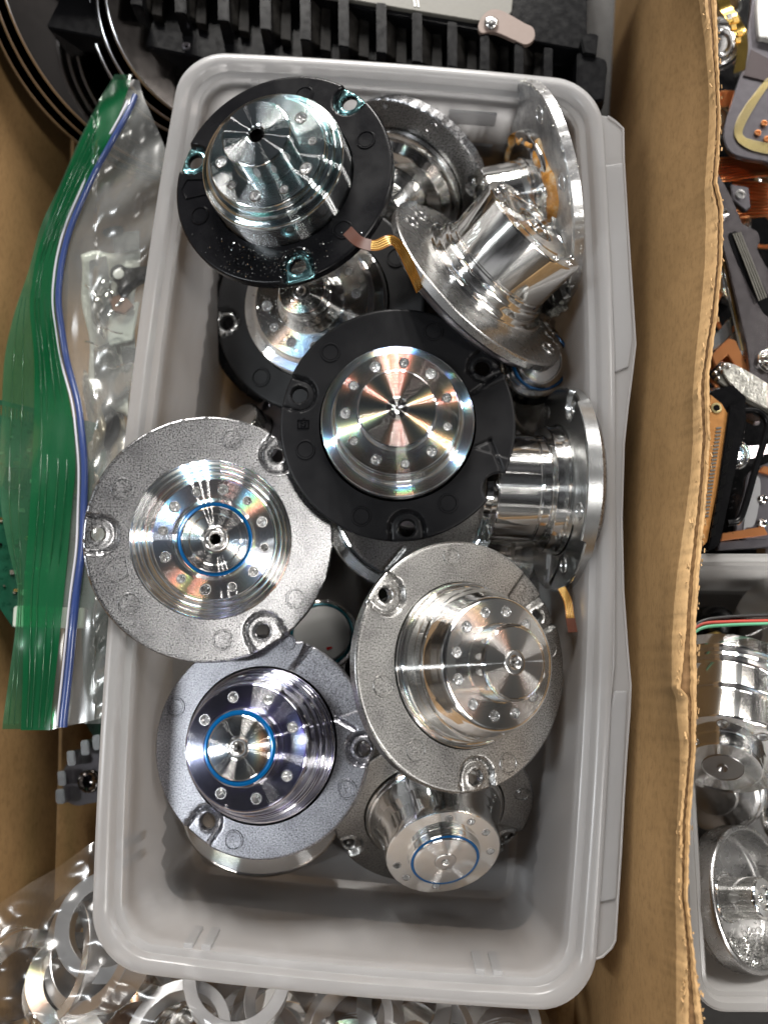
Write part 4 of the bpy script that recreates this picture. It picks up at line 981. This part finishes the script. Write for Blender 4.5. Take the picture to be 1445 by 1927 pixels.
ring(650,1935,-200,150,40,105,86,30,'pale spacer ring at the near edge below the middle of the bin')
ring(820,1950,-220,20,45,110,90,30,'spacer ring standing half up near the second pair of ribs')
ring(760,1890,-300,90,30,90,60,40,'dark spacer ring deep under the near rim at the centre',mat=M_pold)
ring(930,1950,-240,150,35,100,80,30,'rightmost spacer ring under the near right rim',mat=M_plain)
ring(40,1880,-300,120,40,100,80,30,'spacer ring in the lower left corner of the photo',mat=M_plain)
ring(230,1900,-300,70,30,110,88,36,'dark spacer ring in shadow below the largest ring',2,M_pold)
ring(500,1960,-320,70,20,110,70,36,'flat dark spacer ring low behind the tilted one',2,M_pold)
rr=random.Random(11); first=None
ORD=('leftmost','second from left','third from left','fourth from left','fifth from left','sixth from left','seventh from left','eighth from left','ninth from left','rightmost')
for k in range(10):
    x=45+k*104+rr.uniform(-25,25); y=np.interp(x,[0,180,300,1050],[1800,1800,1925,1965])+rr.uniform(0,90)
    if first is None: first=ring(x,y,-290,rr.uniform(0,360),35,94,62,34,'leftmost dark mirror ring deep in the bagged heap under the near rim',2,M_pol); 
    else:
        c=copy_tree(first); P=W(x,y,-290+rr.uniform(-15,25)); m=frame(P,rr.uniform(0,360),rr.uniform(5,45)).to_4x4()@Matrix.Scale(K(P),4); m.translation=P*S; c.matrix_world=m; c['label']=ORD[k]+' dark mirror ring deep in the bagged heap under the near rim'
for sgn in (0,):
    bag2=empty('clear_bag',(0,0,0),label='clear thin bag drawn over the metal rings at the near left',cat='plastic bag')
    ys=np.linspace(0,1,44); V=[];m=80
    for v in ys:
        for j in range(m):
            u=j/(m-1); x=-40+u*1090
            ytop=np.interp(x,[-40,0,60,110,180,230,400,1050],[1712,1700,1660,1632,1580,1700,1850,1900])
            y=ytop*(1-v)+2010*v
            z=-128+7*math.sin(x*.045+y*.02)+6*math.sin(x*.021-y*.06+1)+5*abs(math.sin(x*.033+y*.041))-60*(1-v)**3
            if x>175: z=min(z,-70)
            V.append(tuple(W(x,y,z)))
    Fc=[(i*m+j,i*m+j+1,(i+1)*m+j+1,(i+1)*m+j) for i in range(len(ys)-1) for j in range(m-1)]
    mesh_obj('film',V,Fc,film('clear_bag_film_thin',(.975,.975,.97),.012,.2,(22,.22,.003),1.25),bag2,70)

# ================================================================== RIGHT OF THE BOX
# second clear bin
P0=W(1650,1470,-90)
b2=empty('storage_bin',P0,label='clear plastic bin right of the torn cardboard edge that holds loose hubs',cat='plastic bin')
def px_loop(x0_,y0_,x1_,y1_,z,rc,n=8):
    out=[]
    for cx_,cy_,a0 in ((x1_-rc,y0_+rc,-90),(x1_-rc,y1_-rc,0),(x0_+rc,y1_-rc,90),(x0_+rc,y0_+rc,180)):
        for k in range(n+1):
            a=math.radians(a0+90*k/n); out.append((cx_+rc*math.cos(a),cy_+rc*math.sin(a)))
    return out
A=W(1256,1042,-90); B=W(2050,1905,-90)
rows=[]
for off,z in ((-40,-345),(-6,-112),(0,-108),(0,-92),(-4,-88),(-16,-88),(-20,-94),(-22,-104),(-30,-106),(-34,-112),(-50,-330),(-60,-338)):
    x0_,x1_,y1_,y0_=A.x-off,B.x+off,A.y+off,B.y-off; rc=max(20,60+off)
    rows.append([(p[0],p[1],z) for p in px_loop(x0_,y0_,x1_,y1_,0,rc)])
n=len(rows[0]); V=[p for r in rows for p in r]; Fc=[(i*n+j,i*n+(j+1)%n,(i+1)*n+(j+1)%n,(i+1)*n+j) for i in range(len(rows)-1) for j in range(n)]
Fc+=[tuple(range(n-1,-1,-1)),tuple(range((len(rows)-1)*n,len(rows)*n))]
addto(b2,'bin_shell',V,Fc,M_bin2,35)
def lth(name,px,py,z,lean,tilt,label,cat,group=None):
    P=W(px,py,z); return empty(name,P,frame(P,lean,tilt),K(P),label=label,cat=cat,group=group)
HG='loose hubs in the clear right bin'
e=lth('spindle_hub',1364,1318,-170,-92,50,'steel hub with a conical centre dimple in the clear right bin','spindle hub',HG)
hub('hub_body',[(148,-30),(148,-6),(145,-2),(136,0),(134,8),(124,10),(122,14),(121,60),(119,63),(113,64),(112,68),(111,124),(109,127),(70,127),(68,129),(67,150),(65,152),(36,152)],M_turn,e,face=(109,70,127),pits=[(a,90,8,12) for a in (90,45,5,-28,-80,-130,140,190)])
V,Fc=lathe(bev([(36,148),(36,153.5),(34,154),(34,152.5),(10,152.5),(9,156),(2,147),(.05,146)],.6),64); mesh_obj('shaft',V,Fc,M_matte,e,18)
e=lth('spindle_hub',1490,1200,-180,160,48,'large steel hub with three fine grooves at the top of the clear right bin','spindle hub',HG)
V,Fc=lathe(bev([(130,-60),(130,-6),(124,-2),(122,8),(119,9),(119,14),(116,15),(116,20),(112,22),(104,60),(98,64),(.05,64)],1.2),200); mesh_obj('hub_body',V,Fc,M_turn,e,18)
e=lth('spindle_hub',1345,1492,-260,-95,30,'steel hub lying under the dimpled one in the clear right bin','spindle hub',HG)
V,Fc=lathe(bev([(90,-50),(90,-10),(87,-6),(80,-4),(78,4),(70,6),(40,6),(38,16),(.05,16)],1.4),160); mesh_obj('hub_body',V,Fc,M_plain,e,18)
e=lth('spindle_hub',1475,1530,-230,170,40,'steel ring hub cut by the right edge of the photo','spindle hub',HG)
V,Fc=lathe(bev([(60,-40),(60,-4),(57,0),(48,1),(46,-4),(44,-20),(.05,-22)],1.4),120); mesh_obj('hub_body',V,Fc,M_pol,e,18)
e=lth('rotor_cup',1418,1690,-165,8,58,'open steel rotor cup standing on edge with shavings inside, clear right bin','rotor cup',HG)
V,Fc=lathe(bev([(104,-66),(122,-60),(126,-54),(126,-46),(129,-42),(131,-40),(131,-4),(128,0),(122,1),(120,-3),(118,-50),(112,-56),(46,-58),(44,-54)],1.5),220); mesh_obj('cup',V,Fc,M_satin,e,18)
V,Fc=lathe(bev([(105,-66),(.05,-66)],1)+[(.04,-67)],100); mesh_obj('cup_back',V,Fc,M_plain,e,18)
V,Fc=lathe(bev([(46,-57),(40,-52),(38,-40),(37,18),(34,22),(22,23),(20,16),(8,15),(6,20),(.05,20)],1),96); mesh_obj('post',V,Fc,M_pol,e,18)
g=Geo()
for _ in range(160):
    an=random.gauss(-75,22); r_=random.uniform(70,116); x_,y_=pol(an,r_); s=random.uniform(2,7)
    V_,F_=torus(s,random.uniform(.5,1.1),x_,y_,-52+random.uniform(0,26),7,4,Matrix.Rotation(random.random()*6,3,'X')@Matrix.Rotation(random.random()*6,3,'Y')); g.add(V_,F_)
o=g.obj('shavings',M_chip,e,0); o['kind']='stuff'
e=lth('brass_fitting',1316,1222,-190,20,62,'short stepped brass fitting beside the cardboard edge under the three wires','brass fitting')
V,Fc=lathe(bev([(26,-40),(26,8),(24,10),(21,10),(21,14),(24,16),(24,44),(21,47),(10,47),(.05,47)],1.2),64); mesh_obj('barrel',V,Fc,M_brass,e)
e=lth('rounded_cap',1352,1175,-225,0,20,'dark rounded cap behind the three wires in the clear right bin','plastic cap')
V,Fc=lathe(bev([(34,-60),(34,0),(30,8),(20,12),(.05,13)],3),64); mesh_obj('cap',V,Fc,M_plast,e)
for nm,mat,pts,lb in (('black_wire',M_wireb,[(1296,1185),(1325,1167),(1380,1160),(1450,1157),(1520,1150)],'black wire topmost of three crossing the clear right bin'),
                   ('red_wire',M_wirer,[(1296,1192),(1320,1174),(1370,1170),(1450,1168),(1520,1166)],'red wire between the black and the green one'),
                   ('green_wire',M_wireg,[(1296,1198),(1322,1181),(1370,1176),(1450,1173),(1520,1170)],'pale green wire lowest of three crossing the clear right bin')):
    V,Fc=tube(spline([tuple(W(x,y,-62)) for x,y in pts],8),3.3,8); o=mesh_obj(nm,V,Fc,mat,None,60); tag(o,lb,'wire')
# upper right heap
def grp(name,px,py,z,label,cat,group=None): return empty(name,W(px,py,z),label=label,cat=cat,group=group)
e=grp('actuator_plate',1420,220,-100,'dark grey actuator plate with a golden looped trace, upper right heap','actuator')
addpx(e,'plate',smooth_poly([(1361,258),(1366,225),(1385,165),(1398,120),(1412,20),(1425,-40),(1500,-60),(1520,320),(1440,304),(1400,297),(1372,285)],5),-100,14,M_grey,2)
for k in range(7):
    o_=k*2.9-9; V,Fc=tube([np.array(p)-np.array(W(1420,220,-100)) for p in spline([tuple(W(x,y,-97)) for x,y in ((1452+o_,148),(1433+o_*.8,168),(1403+o_,212),(1389+o_*.8,245),(1394+o_*.6,262-o_*.5),(1412,272-o_),(1450,281-o_))],6)],1.25,6); mesh_obj('trace',V,Fc,M_goldp,e,60)
addpx(e,'dark_tape',[(1412,92),(1450,112),(1470,160),(1398,142)],-96,5,simple('dark_mauve_tape',(.045,.03,.032),.4),1)
addpx(e,'white_block',smooth_poly([(1431,-30),(1500,-30),(1500,75),(1440,70),(1427,60)],4),-84,16,M_white,2)
for x,y in ((1437,232),(1425,250),(1442,262)): 
    P=W(x,y,-96)-W(1420,220,-100); V,Fc=lathe([(7,-1),(7,1.2),(5,1.4),(4.5,-.5),(.05,-.5)],24,cx=P.x,cy=P.y,cz=P.z); mesh_obj('eyelet',V,Fc,M_copper,e)
e=lth('pivot_boss',1358,82,-120,5,35,'round steel pivot boss peeping past the torn cardboard edge, top right','pivot')
V,Fc=lathe(bev([(46,-30),(46,-2),(42,2),(34,3),(32,-3),(26,-4),(24,0),(18,0),(16,-6),(.05,-6)],1.2),96); mesh_obj('boss',V,Fc,M_plain,e,18)
V,Fc=lathe(bev([(30,-90),(26,-40),(28,-31),(.05,-31)],1),64); mesh_obj('neck',V,Fc,M_pol,e,18)
e=grp('gold_flex',1375,40,-90,'crumpled golden flex strip with contacts at the top right corner','flex cable')
path=spline([tuple(np.array(W(x,y,z))-np.array(W(1375,40,-90))) for x,y,z in ((1352,-20,-60),(1365,15,-70),(1378,35,-60),(1392,60,-80),(1396,95,-90),(1390,135,-100))],6)
V,Fc=ribbon(path,26,1.5,(1,.35,.1)); mesh_obj('film',V,Fc,M_brass,e,18)
for x,y in ((1372,30),(1384,38),(1392,62),(1388,75),(1380,50)): addpx(e,'contact',[(x-6,y-4),(x+5,y-6),(x+7,y+3),(x-4,y+6)],-58,8,random.choice([M_gold,M_plain]),1)
def coil(px0,py0,px1,py1,w_,z,label,n=9):
    e=grp('copper_coil',px0,py0,z,label,'copper coil','copper coils of the heap on the right'); O=np.array(W(px0,py0,z))
    for k in range(n):
        t=(k/(n-1)-.5)*w_; dx,dy=px1-px0,py1-py0; L=math.hypot(dx,dy); nx_,ny_=-dy/L,dx/L
        pts=[(px0+nx_*t,py0+ny_*t),(px0+dx*.5+nx_*t*.9,py0+dy*.5+ny_*t*.9-2),(px1+nx_*t*.7,py1+ny_*t*.7)]
        V,Fc=tube([np.array(p)-O for p in spline([tuple(W(x,y,z)) for x,y in pts],6)],w_/n*.62,6); mesh_obj('winding',V,Fc,M_copper,e,60)
coil(1345,190,1392,184,30,-150,'small copper coil above the actuator plate corner by the cardboard edge')
coil(1340,322,1450,312,44,-150,'fan of copper windings under the actuator plate')
coil(1375,375,1470,380,70,-190,'lower copper coil behind the square lug',11)
e=grp('square_lug',1395,368,-130,'small square steel lug with a round eye below the copper fan','lug')
addpx(e,'plate',[(1374,346),(1408,352),(1412,390),(1402,396),(1378,376)],-125,16,M_grey,2)
P=W(1392,366,-123)-W(1395,368,-130); V,Fc=lathe([(11,-2),(11,1.5),(8,1.8),(7,-1),(.05,-1.5)],30,cx=P.x,cy=P.y,cz=P.z); mesh_obj('eye',V,Fc,M_plain,e)
e=grp('carriage_arm',1410,560,-110,'mauve-grey metal carriage arm with a long shade-black inset, right of the torn edge','carriage arm')
addpx(e,'arm',[(1340,322),(1352,328),(1366,352),(1382,385),(1396,420),(1412,428),(1426,436),(1430,452),(1424,468),(1440,500),(1500,560),(1520,740),(1440,742),(1412,712),(1404,650),(1392,600),(1372,510),(1352,440),(1340,380)],-108,16,M_arm,2)
addpx(e,'slot_shade',smooth_poly([(1370,446),(1378,437),(1390,440),(1412,490),(1440,548),(1460,590),(1440,592),(1418,556),(1390,500)],4),-106.5,5,M_plast,.5)  # black inset on top of the arm, coloured as the shade of an opening
for k in range(4):
    V,Fc=tube([np.array(p)-np.array(W(1410,560,-110)) for p in (W(1379+k*4.2,440-k,-104),W(1400+k*4.2,492-k,-100),W(1428+k*4.4,566-k*2,-98))],1.9,6); mesh_obj('blade',V,Fc,M_label,e,60)
P=W(1447,680,-104)-W(1410,560,-110); V,Fc=lathe(bev([(26,-2),(26,4),(23,5),(21,1),(18,1),(16,5),(12,5),(11,-1),(.05,-2)],.6),48,cx=P.x,cy=P.y,cz=P.z); mesh_obj('bearing',V,Fc,M_pold,e)
P=W(1360,402,-104)-W(1410,560,-110); V,Fc=lathe(bev([(11,-2),(11,3),(8,4),(6,1),(.05,1)],.6),32,cx=P.x,cy=P.y,cz=P.z); mesh_obj('rivet',V,Fc,M_plain,e)
e=grp('suspension_stack',1380,560,-140,'stack of thin gold and steel suspension strips along the carriage arm','suspension stack'); O=np.array(W(1380,560,-140))
for k in range(5):
    V,Fc=tube([np.array(p)-O for p in (W(1353+k*4.5,480,-140+k*3),W(1366+k*5,540,-138+k*3),W(1379+k*5,598,-135+k*3),W(1392+k*4,660,-130+k*3))],2.1,6); mesh_obj('strip',V,Fc,(M_goldp if k%2 else M_label),e,60)
pxthing('copper_block',[(1338,668),(1370,636),(1384,640),(1406,690),(1408,704),(1390,700),(1368,668),(1345,690)],-120,30,M_copper,'copper-orange block wedged under the suspension strips','copper block',2)
pxthing('steel_bracket',[(1340,636),(1376,594),(1378,628),(1350,656),(1338,662)],-150,14,M_bare,'bright triangular steel bracket above the copper block','bracket',2)
e=grp('solder_connector',1400,725,-90,'dull solder-crusted connector strip with round pins, right edge','connector')
addpx(e,'strip',smooth_poly([(1362,682),(1392,690),(1445,722),(1500,760),(1500,790),(1440,768),(1390,738),(1362,705)],4),-84,16,M_solder,2)
addpx(e,'lower_strip',[(1350,700),(1370,712),(1420,748),(1470,775),(1465,785),(1410,760),(1350,718)],-92,12,M_label,2)
for x,y in ((1345,702),(1353,694),(1362,688),(1350,712),(1370,690)):
    P=W(x,y,-82); Pp=P-W(1400,725,-90); V,Fc=lathe(bev([(5,-8),(5,2),(3,5),(.05,6)],1),20,cx=Pp.x,cy=Pp.y,cz=Pp.z); mesh_obj('pin',V,Fc,M_plain,e)
e=grp('edge_connector',1362,880,-80,'long black edge connector with an orange face and windows, along the torn edge','connector')
addpx(e,'body',[(1336,737),(1380,722),(1404,745),(1402,790),(1352,1028),(1330,1038),(1322,1030)],-84,30,M_plast,3)
addpx(e,'top_block',[(1372,764),(1402,748),(1404,790),(1354,1024),(1332,1034),(1345,960)],-72,16,M_plast,2)
addpx(e,'orange_face',[(1336,742),(1358,760),(1373,786),(1371,800),(1330,1020),(1322,1028),(1318,1000)],-80,6,simple('orange_board',(.42,.19,.05),.4,.2,var=.15),1)
P=W(1347,768,-79)-W(1362,880,-80); V,Fc=lathe(bev([(11,-1),(11,1.5),(7,1.8),(6,-.5),(.05,-.6)],.4),32,cx=P.x,cy=P.y,cz=P.z); mesh_obj('mounting_eye',V,Fc,M_goldp,e)
V,Fc=lathe([(6,1.2),(6,1.6),(.05,1.6)],24,cx=P.x,cy=P.y,cz=P.z+.4); mesh_obj('mounting_bore',V,Fc,M_hole,e)
for k in range(8):
    t=k/7; x,y=1374-32*t,832+168*t; addpx(e,'window',[(x-5,y-3),(x+5,y-10),(x+3,y+8),(x-6,y+12)],-71.3,2,M_hole,0)
for k in range(26):
    t=k/25; x,y=1353-24*t,806+166*t; addpx(e,'pin',[(x-6,y-2),(x+4,y-3),(x+4,y),(x-6,y+1.5)],-78,3,M_label,.4)
e=grp('plastic_frame',1410,870,-100,'black rounded plastic frame right of the edge connector','plastic frame'); O=np.array(W(1410,870,-100))
V,Fc=tube([np.array(p)-O for p in spline([tuple(W(x,y,-96)) for x,y in ((1398,772),(1425,774),(1442,792),(1441,815),(1420,885),(1400,955),(1388,980),(1368,984))],8)],7,10); mesh_obj('frame_bar',V,Fc,M_plast,e,60)
for k in range(14):
    P=W(1400-k*2.0,800+k*12,-100); V,Fc=box(*(np.array(P)-O),7,3,5,Matrix.Rotation(.4,3,'Z')); mesh_obj('tooth',V,Fc,M_plast,e,0)
e=grp('motor_plate',1430,950,-160,'grey cast plate with pale label and copper bars under the black frame','cast plate')
addpx(e,'plate',smooth_poly([(1385,985),(1400,930),(1415,885),(1500,870),(1520,1010),(1445,1014),(1392,1012)],4),-165,16,M_grey,2)
addpx(e,'pale_label',smooth_poly([(1398,990),(1412,905),(1428,898),(1430,930),(1420,985),(1405,992)],3),-162,4,M_ring,1)
addpx(e,'copper_bar',[(1358,1004),(1436,990),(1445,1006),(1356,1018)],-156,10,M_copper,1.5)
addpx(e,'copper_bar',[(1426,888),(1436,876),(1500,890),(1500,906)],-156,10,M_copper,1.5)
addpx(e,'grey_bar',[(1352,1020),(1500,1008),(1500,1026),(1350,1036)],-170,20,M_grey,2)
for x,y in ((1434,940),(1433,985)):
    P=W(x,y,-161)-W(1430,950,-160); V,Fc=lathe(bev([(10,-1),(10,1.5),(7,2),(6,-.5),(.05,-1)],.4),32,cx=P.x,cy=P.y,cz=P.z); mesh_obj('screw_eye',V,Fc,M_pold,e)
# dark tray the heap lies on
P=W(1500,560,-300); o=px_prism('heap_tray',[(1250,-120),(1800,-120),(1800,1040),(1250,1040)],-300,20,M_plast,None,4); tag(o,'dark flat tray under the heap of drive parts at the right','tray')

# half-buried filler parts of the right heap
rr=random.Random(21); first=None
ORD=('topmost','second from top','third from top','fourth from top','fifth from top','sixth from top','seventh from top','eighth from top','ninth from top','lowest')
for k in range(10):
    x=rr.uniform(1335,1470); y=-5+k*108+rr.uniform(-25,25); P=W(x,y,-255+rr.uniform(-20,50)); M=frame(P,rr.uniform(0,360),rr.uniform(5,55),rr.uniform(0,360))
    if first is None:
        e=empty('drive_part',P,M,K(P),label='topmost steel drive part half buried in the dark heap at the right edge',cat='drive part',group='steel drive parts half buried in the right heap')
        V,Fc=lathe(bev([(34,-20),(34,-2),(31,2),(24,3),(22,-3),(12,-4),(10,6),(.05,6)],1.2),72); mesh_obj('boss',V,Fc,M_pol,e,18)
        bevbox('arm',[prism_pts([(30,-14,0),(90,-9,0),(96,0,0),(90,9,0),(30,14,0)],[(30,-14,-10),(90,-9,-10),(96,0,-10),(90,9,-10),(30,14,-10)])],M_arm,e,1.5)
        for q in range(3):
            V,Fc=torus(40+q*3.2,1.8,-52,0,-6,36,6); mesh_obj('winding',V,Fc,M_copper,e,60)
        first=e
    else:
        c=copy_tree(first); m=M.to_4x4()@Matrix.Scale(K(P)*rr.uniform(.8,1.1),4); m.translation=P*S; c.matrix_world=m; c['label']=ORD[k]+' steel drive part half buried in the dark heap at the right edge'
